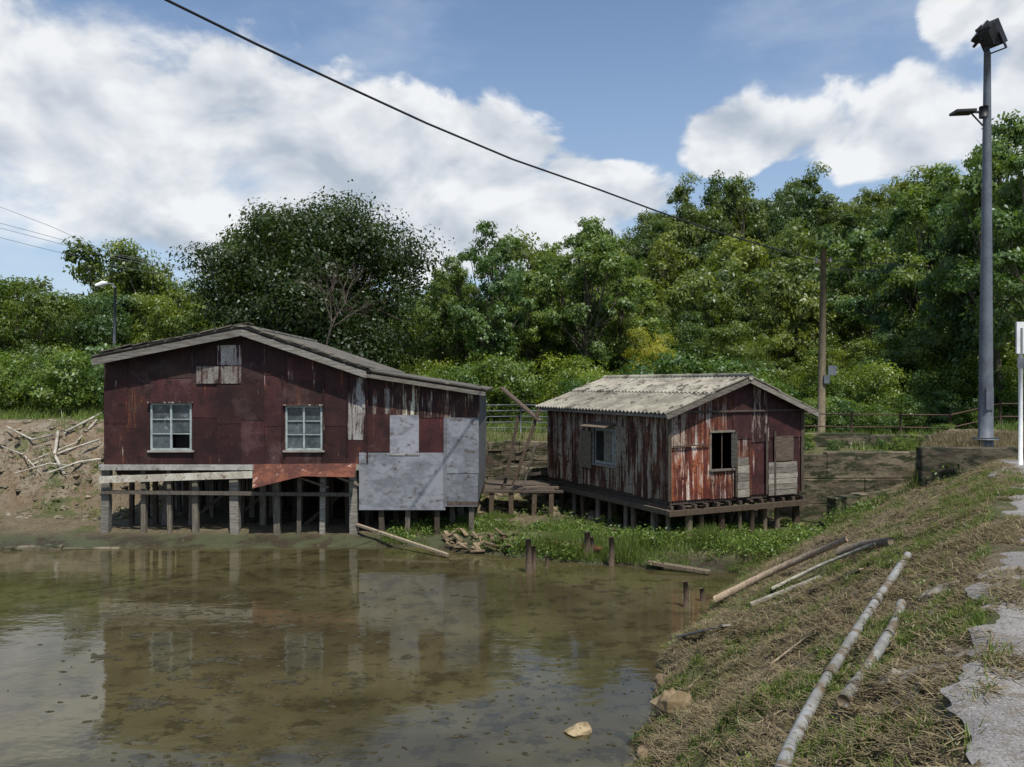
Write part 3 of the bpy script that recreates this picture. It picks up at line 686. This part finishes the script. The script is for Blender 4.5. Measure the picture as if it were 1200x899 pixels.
for pts,r in [([(70,512),(66,540),(78,562)],.05),([(78,512),(100,500),(120,488)],.045),([(38,552),(80,535),(118,520)],.035),([(40,545),(90,525),(115,497)],.03),([(10,505),(40,520),(66,515)],.03),([(60,560),(95,548),(120,543)],.035),([(20,560),(60,548),(90,552)],.025),([(5,530),(30,540),(50,560)],.02)]:
    g=[ground_at(*q,dmin=20) for q in pts]; m_.tube([p+Vector((0,-.1,.12)) for p in g],r,'white',8,(.85,.82,.75))
m_.obj('plastic_pipes')

# ------------------------------------------------------------ fences
def fence(name,pts,h,post,rails=(.45,.9),r=.035,mat='fence'):
    m_=MB()
    for a,c in zip(pts,pts[1:]):
        L=math.hypot(c[0]-a[0],c[1]-a[1]); n=max(1,int(L/post)); prev=None
        for i in range(n+1):
            x=a[0]+(c[0]-a[0])*i/n; y=a[1]+(c[1]-a[1])*i/n; z=hz(x,y)
            m_.tube([(x,y,z-.2),(x,y,z+h)],r,mat,6)
            if prev:
                for q in rails: m_.tube([(prev[0],prev[1],prev[2]+h*q),(x,y,z+h*q)],r*.7,mat,5)
            prev=(x,y,z)
    return m_.obj(name)
fence('fence',[(10.5,29.5),(22,28)],1.0,1.6); fence('fence',[(-36,52),(-18,48)],1.3,1.8,(.3,.62,.95),.045)
fence('railing',[(-4,31.5),(9,31)],1.1,1.4,(.15,.35,.55,.75,.95),.03,'steel')
fence('fence',[(22,28),(40,30)],1.0,2); 
# ------------------------------------------------------------ floodlight mast
px,D=1155,18.0; b0=Vector(P(px,518,D)); top=Vector(P(1157,62,D))
e_=empty('floodlight_mast',b0); m_=MB()
n=10; m_.tube([b0+(top-b0)*i/n+Vector((0,0,-.4 if i==0 else 0)) for i in range(n+1)],[.155-.085*i/n for i in range(n+1)],'steel',14)
m_.tube([b0+Vector((0,0,.05)),b0+Vector((0,0,.09))],.26,'steel',12); m_.box(b0+Vector((-.08,-.17,.7)),(.16,0,0),(0,.03,0),(0,0,.5),'steel')
m_.obj('mast',e_); m_=MB()
def flood(c,yaw,tilt,sx,sy,sz):
    R_=Matrix.Rotation(yaw,3,'Z')@Matrix.Rotation(tilt,3,'X'); c=Vector(c)
    ex,ey,ez=R_@Vector((1,0,0)),R_@Vector((0,1,0)),R_@Vector((0,0,1))
    bx=lambda x,y,z,a,b,cc,mt:m_.box(c+ex*x+ey*y+ez*z,ex*a,ey*b,ez*cc,mt)
    vs=[]
    for (yy,s_) in ((-sy/2,1),(0,.95),(sy/2,.6)):
        for (i,j) in ((-1,-1),(1,-1),(1,1),(-1,1)): vs.append(c+ex*i*sx/2*s_+ey*yy+ez*j*sz/2*s_)
    m_.add(vs,[(0,1,2,3),(0,4,5,1),(1,5,6,2),(2,6,7,3),(3,7,4,0),(4,8,9,5),(5,9,10,6),(6,10,11,7),(7,11,8,4),(11,10,9,8)],'black')
    bx(-sx*.45,-sy/2-.012,-sz*.42,sx*.9,.01,sz*.84,'lens')
    for i in range(7): bx(-sx*.4+i*sx*.8/6.5,-.02,sz/2*.75,.012,sy*.5,.07,'black')
    bx(-sx/2-.03,-.03,-sz*.65,.02,.06,sz*.7,'black'); bx(sx/2+.01,-.03,-sz*.65,.02,.06,sz*.7,'black'); bx(-sx/2-.03,-.03,-sz*.68,sx+.06,.06,.02,'black')
flood(P(1160,43,D),math.radians(115),math.radians(-35),.42,.34,.55); flood(P(1153,40,D+.15),math.radians(-100),math.radians(-35),.36,.26,.38)
m_.tube([top,top+Vector((0,0,.14))],.05,'black',8)
a0=Vector(P(1153,132,D)); m_.beam(a0,a0+Vector((-.32,0,.0)),.05,.04,'black'); m_.box(a0+Vector((-.68,-.16,-.04)),(.44,0,.02),(0,.32,0),(0,0,.055),'black')
m_.tube([a0+Vector((0,0,-.12)),a0+Vector((0,0,.12))],.10,'black',10); m_.tube([a0+Vector((-.3,0,0)),a0+Vector((-.02,0,-.3))],.018,'black',6)
m_.obj('lamps',e_)
q=P(1196,515,16.0); m_=MB(); m_.tube([(q[0],q[1],2.2),(q[0],q[1],EYE+65/F*16)],.04,'signw',10)
m_.box((q[0]-.09,q[1]-.03,EYE+35/F*16),(.32,0,0),(0,.04,0),(0,0,.62),'signw'); m_.box((q[0]-.09,q[1]-.05,EYE+18/F*16),(.12,0,0),(0,.02,0),(0,0,.2),'steel'); m_.obj('traffic_sign')
e_=empty('utility_pole',P(962,522,30)); m_=MB(); pb=Vector(P(962,525,30)); pt_=Vector(P(965,293,30))
m_.tube([pb,(pb+pt_)/2,pt_],[.15,.125,.10],'wood',10,(.85,.8,.65)); m_.beam(pt_+Vector((-.3,0,-.5)),pt_+Vector((.3,0,-.35)),.07,.07,'darkwood')
for dx in (-.25,.25): m_.tube([pt_+Vector((dx,0,-.45)),pt_+Vector((dx,0,-.25))],.04,'steel',7)
m_.box(pt_+Vector((.12,-.15,-4.6)),(.3,0,0),(0,.05,0),(0,0,.35),'steel'); m_.box(pt_+Vector((-.05,-.2,-4.9)),(.2,0,0),(0,.1,0),(0,0,.3),'steel')
m_.obj('pole_and_fittings',e_)
m_=MB(); m_.tube([P(751,450,55),P(757,336,55)],[.1,.07],'steel',7); m_.beam(P(750,345,55),P(764,345,55),.06,.06,'steel'); m_.obj('utility_pole')
m_=MB(); a=Vector(P(133,470,40)); c=Vector(P(135,338,40)); m_.tube([a,c],[.1,.06],'steel',8); m_.tube([c,c+Vector((-.12,0,.18)),c+Vector((-.45,0,.22))],.04,'steel',6)
m_.tube([c+Vector((-.35,0,.23)),c+Vector((-.6,0,.2)),c+Vector((-.95,0,.12))],[.07,.16,.08],'signw',8); m_.obj('street_lamp')
A=Vector((-5.13,12)); B=Vector((pt_.x,pt_.y))
kp=[(190,-2),(300,52),(400,99),(500,145),(600,187),(700,222),(770,248),(830,269),(900,290),(958,306)]
pts=[]
for px,py in kp:
    a_=(px-CX)/F; tt=(a_*A.y-A.x)/((B.x-A.x)-a_*(B.y-A.y)); D=A.y+(B.y-A.y)*tt; pts.append(P(px,py,D))
d0=Vector(pts[0])-Vector(pts[1]); pts=[Vector(pts[0])+d0*4+Vector((0,0,.5)),Vector(pts[0])+d0*2+Vector((0,0,.1))]+pts
m_=MB(); m_.tube(pts,.021,'black',6); m_.obj('overhead_cable')
m_=MB()
for dz in (0,-.3): 
    m_.tube([pt_+Vector((.2,0,-.4+dz))]+[pt_+Vector((x,x*.55,-.4+dz+.02*x*x*.02+x*.06-(.25*math.sin(math.pi*x/30)))) for x in (5,10,15,20,30)],.012,'black',5)
for py0,py1 in ((236,300),(262,298),(268,303),(280,312)): m_.tube([P(-60,py0-16,45),P(60,(py0+py1)/2-2,45),P(135,py1,42),P(250,py1+22,60)],.012,'steel',5)
m_.obj('overhead_cable')

# ------------------------------------------------------------ foliage
def leafquads(pos,nrm,L,Wd,rng):
    n=len(pos); r=rng.normal(size=(n,3)); nrm=nrm+r*.55; nrm/=np.linalg.norm(nrm,axis=1)[:,None]+1e-9
    tg=np.cross(nrm,rng.normal(size=(n,3))); tg/=np.linalg.norm(tg,axis=1)[:,None]+1e-9; tg[:,2]-=.25
    bt=np.cross(nrm,tg)
    L=L[:,None]; Wd=Wd[:,None]
    return np.stack([pos-tg*L/2,pos+bt*Wd/2-tg*L*.08,pos+tg*L/2,pos-bt*Wd/2-tg*L*.08],1)
def tree_mesh(name,seed,H,cw,cz0,nlobe,nsub,nleaf,ls,c1,c2,trunk_r=.2,upright=False,lobe_r=.3,spread=.32,fill=.15):
    rng=np.random.default_rng(seed); random.seed(seed)
    lobes=[]; cz=(cz0+H)/2; rz=(H-cz0)/2; rx=cw/2
    for i in range(nlobe):
        for _ in range(30):
            v=rng.normal(size=3); v/=np.linalg.norm(v); rr=rng.uniform(.5,.84)
            if rng.random()<fill: rr*=.4
            c=np.array([v[0]*rx*rr,v[1]*rx*rr,cz+v[2]*rz*rr])
            if upright: 
                tz=(c[2]-cz0)/(H-cz0); f=.35+.75*math.sin(math.pi*min(1,max(0,tz*.8+.18))); c[0]*=f;c[1]*=f
            if all(np.linalg.norm(c-q[0])>lobe_r*rx*.75 for q in lobes): break
        lobes.append((c,lobe_r*rx*rng.uniform(.7,1.25)))
    if upright: lobes.append((np.array([rng.normal()*.2,rng.normal()*.2,H-lobe_r*rx*1.3]),lobe_r*rx*.9)); lobes.append((np.array([rng.normal()*.2,rng.normal()*.2,H-lobe_r*rx*2.4]),lobe_r*rx*1.1))
    P_=[];N_=[];C_=[]
    per=nleaf//(nlobe*nsub)
    c1=np.array(c1);c2=np.array(c2)
    for c,r in lobes:
        lt=rng.uniform(0,1)
        for j in range(nsub):
            v=rng.normal(size=3); v[2]=v[2]*.9+.25; v/=np.linalg.norm(v)
            sc=c+v*r*rng.uniform(.55,1.05)*np.array([1,1,.8]); sr=r*spread*rng.uniform(.7,1.4)
            k_=int(per*rng.uniform(.5,1.5)); q=rng.normal(size=(k_,3)); q/=np.linalg.norm(q,axis=1)[:,None]; q*=(rng.random(k_)**.45)[:,None]*1.55
            q=q*np.array([1,1,.6])*sr
            P_.append(sc+q); dv=q/(sr+1e-6)*.6+v*.8+np.array([0,0,.5]); N_.append(dv)
            tt=np.clip(lt*.5+rng.uniform(0,.5)+rng.normal(size=k_)*.15,0,1)[:,None]
            C_.append((c1*(1-tt)+c2*tt)*rng.uniform(.8,1.2,size=(k_,1)))
    P_=np.concatenate(P_);N_=np.concatenate(N_);C_=np.concatenate(C_); n=len(P_)
    L=rng.uniform(.7,1.4,n)*ls; V=leafquads(P_,N_,L,L*rng.uniform(.4,.6,n),rng)
    lm=quads(name+'_l',V,C_,'leaf',link=False)
    mb=MB(); tx,ty=rng.normal(size=2)*.03*H
    forkz=cz0+.15*(H-cz0)
    mb.tube([(0,0,-.6),(tx*.3,ty*.3,forkz*.5),(tx,ty,forkz),(tx*1.3,ty*1.2,cz),(tx*1.4,ty*1.4,H-.2*(H-cz0))],[trunk_r*1.3,trunk_r,trunk_r*.85,trunk_r*.5,trunk_r*.1],'bark',7,jit=.06)
    for c,r in lobes:
        z0=min(forkz+rng.uniform(-.1,.5)*(c[2]-forkz),c[2]-.2) if c[2]>forkz else forkz*.9
        f=(z0-0)/max(forkz,.1); st=Vector((tx*min(f,1.3),ty*min(f,1.3),z0)); en=Vector(c)
        mid=st.lerp(en,.5)+Vector((0,0,-.06*H if not upright else -.02*H))*.5+Vector(rng.normal(size=3))*.15
        mb.tube([st,mid,en],[trunk_r*.4,trunk_r*.26,trunk_r*.09],'bark',5,cap=False)
        for j in range(4):
            v=Vector(rng.normal(size=3)).normalized()*r*.9; mb.tube([mid.lerp(en,.5+.12*j),en+v],[trunk_r*.11,trunk_r*.03],'bark',4,cap=False)
    tm=mb.obj(name+'_t'); lo=bpy.data.objects.new('l',lm); S.collection.objects.link(lo)
    with bpy.context.temp_override(active_object=tm,selected_editable_objects=[tm,lo],selected_objects=[tm,lo],object=tm):
        bpy.ops.object.join()
    m2=tm.data; m2.name=name; bpy.data.objects.remove(tm); return m2
ban=tree_mesh('banyan',1,9.7,11.0,.8,60,18,115000,.15,(.016,.033,.009),(.046,.078,.018),.4,lobe_r=.27,spread=.42,fill=.12)
air=[tree_mesh('airy%d'%i,20+i,10,5.4,1.6,30,9,19000,.15,(.07,.13,.035),(.16,.235,.065),.13,upright=True,lobe_r=.24,spread=.40) for i in range(4)]
mid=[tree_mesh('mid%d'%i,40+i,8,6.5,.8,20,12,20000,.155,(.05,.095,.022),(.14,.20,.042),.18,lobe_r=.33,spread=.38) for i in range(4)]
fo=[tree_mesh('forest%d'%i,60+i,8.5,6.6,.6,17,9,9500,.25,(.05,.088,.024),(.145,.195,.05),.16,lobe_r=.31,spread=.40) for i in range(5)]
shr=[tree_mesh('shrub%d'%i,80+i,2.6,3.6,.0,11,9,6500,.115,(.055,.11,.022),(.15,.22,.042),.04,lobe_r=.38,spread=.38) for i in range(2)]
random.seed(99)
def place(name,me,x,y,sc,rot=None,parent=None,szf=1,z=None):
    o=bpy.data.objects.new(name,me); o.location=(x,y,(hz(x,y) if z is None else z)-.05); o.rotation_euler=(0,0,random.uniform(0,6.28) if rot is None else rot)
    o.scale=(sc,sc,sc*szf); S.collection.objects.link(o)
    if parent: par(o,parent)
    return o
def tp(px,D): return (px-CX)/F*D
def tree_to(name,me,px,D,topy,H,wf=1,parent=None):
    x=tp(px,D); g=hz(x,D); hh=EYE+(HY-topy)/F*D-g; sc=hh/H
    o=place(name,me,x,D,sc,parent=parent); o.scale=(sc*wf,sc*wf,sc); return o
o=tree_to('banyan_tree',ban,376,39,238,9.7,1.0)
for px,D,ty,i,wf in [(572,43,250,0,.9),(535,46,292,2,.8),(622,45,310,1,1.0),(690,44,246,2,1.05),(650,47,275,3,.9),(728,46,290,1,.95),(600,52,300,3,1.0),(1175,34,122,2,.9),(1145,37,160,0,.75),(1100,42,182,3,.85),(1060,44,228,1,.85),(1215,30,135,1,.9),(1010,52,262,2,1),(520,48,310,2,1),(1140,50,210,1,1.1),(1195,42,205,0,1.1)]:
    tree_to('broadleaf_tree',air[i],px,D,ty,10,wf)
for px,D,ty,i,wf in [(15,44,312,0,1.0),(70,50,322,1,1.0),(118,48,326,2,1.0),(158,56,284,3,.9),(205,50,318,1,1.0),(250,60,315,2,1.1),(-40,46,305,2,1.2),(470,52,345,1,1.0),(640,48,370,0,1),(560,50,370,3,1),(700,47,390,1,1),(790,52,350,0,1),(850,50,370,2,1.1),(905,46,395,3,1.1),(985,42,380,0,1),(1060,40,370,2,1.1),(1120,38,350,1,1.1),(1180,36,340,3,1.1),(830,60,330,1,1),(930,58,330,2,1),(30,36,400,1,.8)]:
    tree_to('leafy_tree',mid[i],px,D,ty,8,wf)
o=tree_to('yellow_green_tree',mid[2].copy(),762,43,372,8,.75)
c=o.data.color_attributes['col'].data; arr=np.empty(len(c)*4,np.float32); c.foreach_get('color',arr); arr=arr.reshape(-1,4)
arr[:,:3]=np.where(arr[:,1:2]<.4,arr[:,:3]*np.array([2.3,1.7,1.1]),arr[:,:3]); c.foreach_set('color',arr.ravel())
mb=MB(); random.seed(12)
def grow(p,d,L,r,dep):
    q=p+d*L; mb.tube([p,q],[r,r*.7],'twig',5 if dep>3 else 3,(1,1,1),cap=False)
    if dep==0: return
    for _ in range(random.choice((2,3,3))):
        v=(d+Vector((random.gauss(0,.5),random.gauss(0,.4),random.gauss(.02,.38)))).normalized(); grow(q,v,L*random.uniform(.62,.85),r*.66,dep-1)
bx,by=tp(388,32.8),32.8; grow(Vector((bx,by,hz(bx,by)-.2)),Vector((0,0,1)),2.0,.08,1)
grow(Vector((bx,by,hz(bx,by)+1.8)),Vector((-.15,0,1)).normalized(),1.45,.06,6)
mb.obj('bare_tree')
fe=empty('forest',(30,100,0))
random.seed(5); cntf=0
y=54
while y<185:
    st=4.2+ (y-54)*.012
    x=-.62*y-6
    while x<.74*y+8:
        xx=x+random.uniform(-1.9,1.9); yy=y+random.uniform(-1.9,1.9)
        hillish=hz(xx,yy)
        if (y<66 or hillish>3.6) and (xx>-5 or y<66):
            sc=random.choice((.6,.75,.9,1.0,1.15,1.45))*random.uniform(.9,1.1)
            if xx<12: sc*=.8
            place('forest_tree',fo[random.randrange(5)],xx,yy,sc,parent=fe,szf=random.uniform(.85,1.3),z=hillish); cntf+=1
        x+=st
    y+=st*.9
print('forest',cntf)
ue=empty('undergrowth',(0,38,0))
for _ in range(190):
    y=random.uniform(33,54); x=random.uniform(-.66*y,.7*y)
    if -12<x<-2 and y<36: continue
    place('shrub',shr[random.randrange(2)],x,y,random.uniform(.5,1.35),parent=ue)
for _ in range(14):
    x=random.uniform(11,22); place('shrub',shr[random.randrange(2)],x,random.uniform(31,33),random.uniform(.35,.7),parent=ue)
for _ in range(16):
    x=random.uniform(7.6,13.5); place('shrub',shr[random.randrange(2)],x,random.uniform(24.3,26.5),random.uniform(.10,.22),parent=ue)

# ------------------------------------------------------------ grass
rng=np.random.default_rng(3)
def blades(x,y,z,L,Wd,tilt,cols,rng):
    n=len(x); a=rng.uniform(0,2*np.pi,n); ti=np.abs(rng.normal(size=n))*tilt
    d=np.stack([np.cos(a)*np.sin(ti),np.sin(a)*np.sin(ti),np.cos(ti)],1)
    b2=rng.uniform(0,2*np.pi,n); sd=np.stack([np.cos(b2),np.sin(b2),np.zeros(n)],1)*Wd[:,None]/2
    p=np.stack([x,y,z-.01],1); tip=p+d*L[:,None]
    return np.stack([p-sd,p+sd,tip+sd*.25,tip-sd*.25],1)
def scatter(n,x0,x1,y0,y1):
    x=rng.uniform(x0,x1,n); y=rng.uniform(y0,y1,n); z,d,s,t_=height(x,y,True); return x,y,z,d,s
gp1=np.array((.075,.115,.025)); gp2=np.array((.19,.25,.06)); st1=np.array((.18,.14,.075)); st2=np.array((.38,.31,.19))
def mixc(a,b,n): t_=rng.uniform(0,1,(n,1)); return a*(1-t_)+b*t_
VV=[];CC=[]
yb=rng.uniform(2.6,18,760000); sb=rng.uniform(-.5,4.8,len(yb)); xb=.6*yb-.1-sb*1.166
keep=rng.random(len(yb))<np.clip(9/yb,.35,1)*.9; xb,yb=xb[keep],yb[keep]
z,d,s,t_=height(xb,yb,True); g=greenness(xb,yb,z,d,s); tuf=fbm(xb*5,yb*5,33,3)
edge=fbm(xb*1.5,yb*1.5,37,3)
k1=(z>.05)&(rng.random(len(z))<np.clip((g-.06)*1.3,0,.9)*sst(tuf,.42,.60)*1.0)&((s>.02)|(edge>.52)&(s>-.4))
x_,y_,z_=xb[k1],yb[k1],z[k1]; n=len(x_); print('green blades',n)
L=rng.uniform(.025,.085,n)*(.6+tuf[k1]); VV.append(blades(x_,y_,z_,L,rng.uniform(.006,.014,n),.9,None,rng)); CC.append(mixc(gp1,gp2,n))
k2=(z>.06)&(rng.random(len(z))<.20+.30*sst(fbm(xb*2,yb*2,51,3),.48,.58))&((s>.05)|(edge>.5)&(s>-.35))
x_,y_,z_=xb[k2],yb[k2],z[k2]; n=len(x_); print('straw',n)
a=rng.uniform(0,2*np.pi,n); Ls=rng.uniform(.03,.14,n)
p=np.stack([x_,y_,z_+rng.uniform(.005,.03,n)],1); dd=np.stack([np.cos(a),np.sin(a),rng.uniform(-.15,.35,n)],1)*Ls[:,None]; sd=np.stack([-np.sin(a),np.cos(a),np.zeros(n)],1)*.004
VV.append(np.stack([p-sd,p+sd,p+dd+sd*.6,p+dd-sd*.6],1)); CC.append(mixc(st1,st2,n)*rng.uniform(.35,1.1,(n,1)))
x,y,z,d,s=scatter(150000,-3.2,9,17.2,23); nn=fbm(x*1.4,y*1.4,62,4); hgt=fbm(x*.8,y*.8,64,3)
k5=(z>.04)&(s>1.5)&(nn>.48)&((y<21.3)|(x>7.2)|(nn>.58)); x,y,z,hgt=x[k5],y[k5],z[k5],hgt[k5]; n=len(x)
low_=np.where(y>19.2,.6,1.15)
VV.append(blades(x,y,z,rng.uniform(.06,.32,n)*(.3+1.2*sst(hgt,.4,.65))*low_,rng.uniform(.008,.02,n),.5,None,rng)); CC.append(mixc(gp1,gp2,n)*rng.uniform(.7,1.1,(n,1)))
quads('grass',np.concatenate(VV),np.concatenate(CC),'grass')
VV=[];CC=[]
cl=[]
for _ in range(4600): cl.append((rng.uniform(-3.2,8.5),rng.uniform(17.4,21.8)))
for _ in range(1800):
    yy=rng.uniform(3.5,17.5); ss=rng.uniform(.2,4.5); cl.append((.6*yy-.1-ss*1.166,yy))
for _ in range(900): cl.append((rng.uniform(-1,9),rng.uniform(22,29)))
for _ in range(800): cl.append((rng.uniform(-16,-10.5),rng.uniform(22.5,30)))
cl=np.array(cl); z,d,s,t_=height(cl[:,0],cl[:,1],True); nn=fbm(cl[:,0]*1.1,cl[:,1]*1.1,61,4); thr=np.where(cl[:,1]<17.4,.56,.50)
keep=(z>.04)&(nn>thr)&(s>.1); cl=cl[keep]; z=z[keep]; nn=nn[keep]
dl=(cl[:,1]>17.3)
m0=len(cl); per=22; hh=np.where(dl,rng.uniform(.06,.40,m0)*np.where(cl[:,1]>19.4,.6,1),rng.uniform(.03,.10,m0))
base=np.repeat(np.stack([cl[:,0],cl[:,1],z],1),per,0); H_=np.repeat(hh,per); n=len(base)
off=rng.normal(size=(n,3))*np.stack([H_*.45,H_*.45,H_*0],1); off[:,2]=rng.uniform(0,1,n)*H_
pos=base+off; L=np.clip(H_*.3,.02,.065)*rng.uniform(.7,1.5,n)
V=leafquads(pos,np.tile(np.array([0,0,.7]),(n,1)),L,L*.45,rng); C=mixc(np.array((.06,.12,.02)),np.array((.20,.26,.055)),n)*np.repeat(rng.uniform(.6,1.15,m0),per)[:,None]
quads('weeds',V,C,'grass'); print('weeds',n)
x,y,z,d,s=scatter(160000,-32,34,24.2,52)
k3=((x>-9)&(y>30)|(x>8)|(y>30.5))&(fbm(x*.7,y*.7,71,3)>.38); x,y,z=x[k3],y[k3],z[k3]; n=len(x)
quads('meadow_grass',blades(x,y,z,rng.uniform(.1,.38,n),rng.uniform(.02,.05,n),.5,None,rng),mixc(gp1*1.0,gp2,n),'grass')
x,y,z,d,s=scatter(26000,8.6,15,17.6,22); k4=(s<1.5); x,y,z=x[k4],y[k4],z[k4]; n=len(x)
quads('dry_grass',blades(x,y,z,rng.uniform(.05,.22,n),rng.uniform(.006,.014,n),.9,None,rng),mixc(st1*.6,st2*.7,n),'grass')

# ------------------------------------------------------------ world
W=bpy.data.worlds.new('World'); S.world=W; W.use_nodes=True; t=NT(W.node_tree)
bg=W.node_tree.nodes['Background']; SUN_EL=math.radians(62); SUN_AZ=math.radians(155)
sky=t.new('ShaderNodeTexSky',sky_type='NISHITA'); sky.sun_disc=False; sky.sun_elevation=SUN_EL; sky.sun_rotation=SUN_AZ; sky.air_density=1.0; sky.dust_density=1.0; sky.ozone_density=1.2
STR=.12; bg.inputs[1].default_value=STR
tc=t.new('ShaderNodeTexCoord').outputs['Generated']
sx=t.new('ShaderNodeSeparateXYZ'); t.l.new(tc,sx.inputs[0])
az=t.math('ARCTAN2',sx.outputs[0],sx.outputs[1]); el=t.math('ARCSINE',sx.outputs[2])
cb=t.new('ShaderNodeCombineXYZ'); t.l.new(az,cb.inputs[0]); t.l.new(t.math('MULTIPLY',el,1.5),cb.inputs[1])
def shifted(dx,dy):
    v=t.new('ShaderNodeVectorMath',operation='ADD'); t.l.new(cb.outputs[0],v.inputs[0]); v.inputs[1].default_value=(dx,dy,0); return v.outputs[0]
n1=t.noise(cb.outputs[0],6.0,8,.56,dist=.25); n1b=t.noise(shifted(.014,.045),6.0,4,.5,dist=.25)
wx=t.noise(shifted(5,0),3.2,4,.55); wy=t.noise(shifted(0,7),3.2,4,.55); n2=t.noise(shifted(2,3),1.9,3,.5)
A_=t.math('ADD',az,t.math('MULTIPLY',t.math('SUBTRACT',wx,.5),.24)); E_=t.math('ADD',el,t.math('MULTIPLY',t.math('SUBTRACT',wy,.5),.16))
blobs=[(60,130,340,150),(300,200,240,115),(510,195,140,95),(690,240,120,62),(420,280,420,60),(885,160,85,38),(1040,140,160,66),(1150,25,80,34),(1260,150,120,190)]
cur=None
for px,py,rx,ry in blobs:
    a=math.atan((px-CX)/F); e_=math.atan((HY-py)/F*math.cos(a)); 
    u_=t.math('DIVIDE',t.math('SUBTRACT',A_,a),rx/F*math.cos(a)**2+1e-4); v_=t.math('DIVIDE',t.math('SUBTRACT',E_,e_),ry/F*math.cos(a))
    q=t.math('SUBTRACT',1.0,t.math('ADD',t.math('MULTIPLY',u_,u_),t.math('MULTIPLY',v_,v_)))
    if cur is None: cur=q
    else:
        n=t.new('ShaderNodeMath',operation='SMOOTH_MAX'); t.l.new(cur,n.inputs[0]); t.l.new(q,n.inputs[1]); n.inputs[2].default_value=.25; cur=n.outputs[0]
cur=t.math('MINIMUM',t.math('MAXIMUM',cur,-.6),.75)
f0=t.math('ADD',cur,t.math('ADD',t.math('MULTIPLY',t.math('SUBTRACT',n1,.5),3.2),t.math('MULTIPLY',t.math('SUBTRACT',n2,.5),1.2)))
soft=t.math('ADD',.35,t.math('MULTIPLY',t.ramp(n2,.42,.6),.6))
alpha=t.ramp(f0,-.10,t.math('SUBTRACT',soft,.05))
lit=t.math('ADD',.50,t.math('MULTIPLY',t.math('SUBTRACT',n1,n1b),4.5))
edgeb=t.math('MULTIPLY',t.ramp(f0,1.3,.25),.40)
lit=t.math('ADD',lit,t.math('SUBTRACT',edgeb,.14),clamp=True)
k_=1/STR
cc=t.mix(lit,(.47*k_,.53*k_,.61*k_),(.93*k_,.94*k_,.95*k_))
skyc=t.mix(1.0,sky.outputs[0],(.98,1.06,1.14),'MULTIPLY')
hz_=t.math('ADD',.05,t.math('MULTIPLY',t.ramp(el,.50,.0),.45))
skyc=t.mix(hz_,skyc,(.55*k_,.67*k_,.83*k_))
wisp=t.math('MULTIPLY',t.ramp(t.noise(tc,3.0,5,.6,(1,1,2.5)),.44,.74),.38)
skyc=t.mix(wisp,skyc,(.66*k_,.74*k_,.86*k_))
t.l.new(t.mix(t.math('MULTIPLY',alpha,.92),skyc,cc),bg.inputs[0])
ld=bpy.data.lights.new('sun','SUN'); ld.energy=4.9; ld.angle=math.radians(.55); ld.color=(1,.96,.88)
lo=bpy.data.objects.new('sun',ld); S.collection.objects.link(lo)
sdv=Vector((math.sin(SUN_AZ)*math.cos(SUN_EL),math.cos(SUN_AZ)*math.cos(SUN_EL),math.sin(SUN_EL)))
lo.rotation_euler=(-sdv).to_track_quat('-Z','Y').to_euler(); lo.location=(0,0,40)
# ------------------------------------------------------------ camera
cd=bpy.data.cameras.new('camera'); cd.sensor_width=36; cd.lens=36*F/1200; cd.clip_end=4000; cd.clip_start=.05
co=bpy.data.objects.new('camera',cd); S.collection.objects.link(co); co.location=(0,0,EYE); co.rotation_euler=(math.radians(90),0,0); S.camera=co
S.view_settings.view_transform='Standard'; S.view_settings.look='None'; S.view_settings.exposure=0
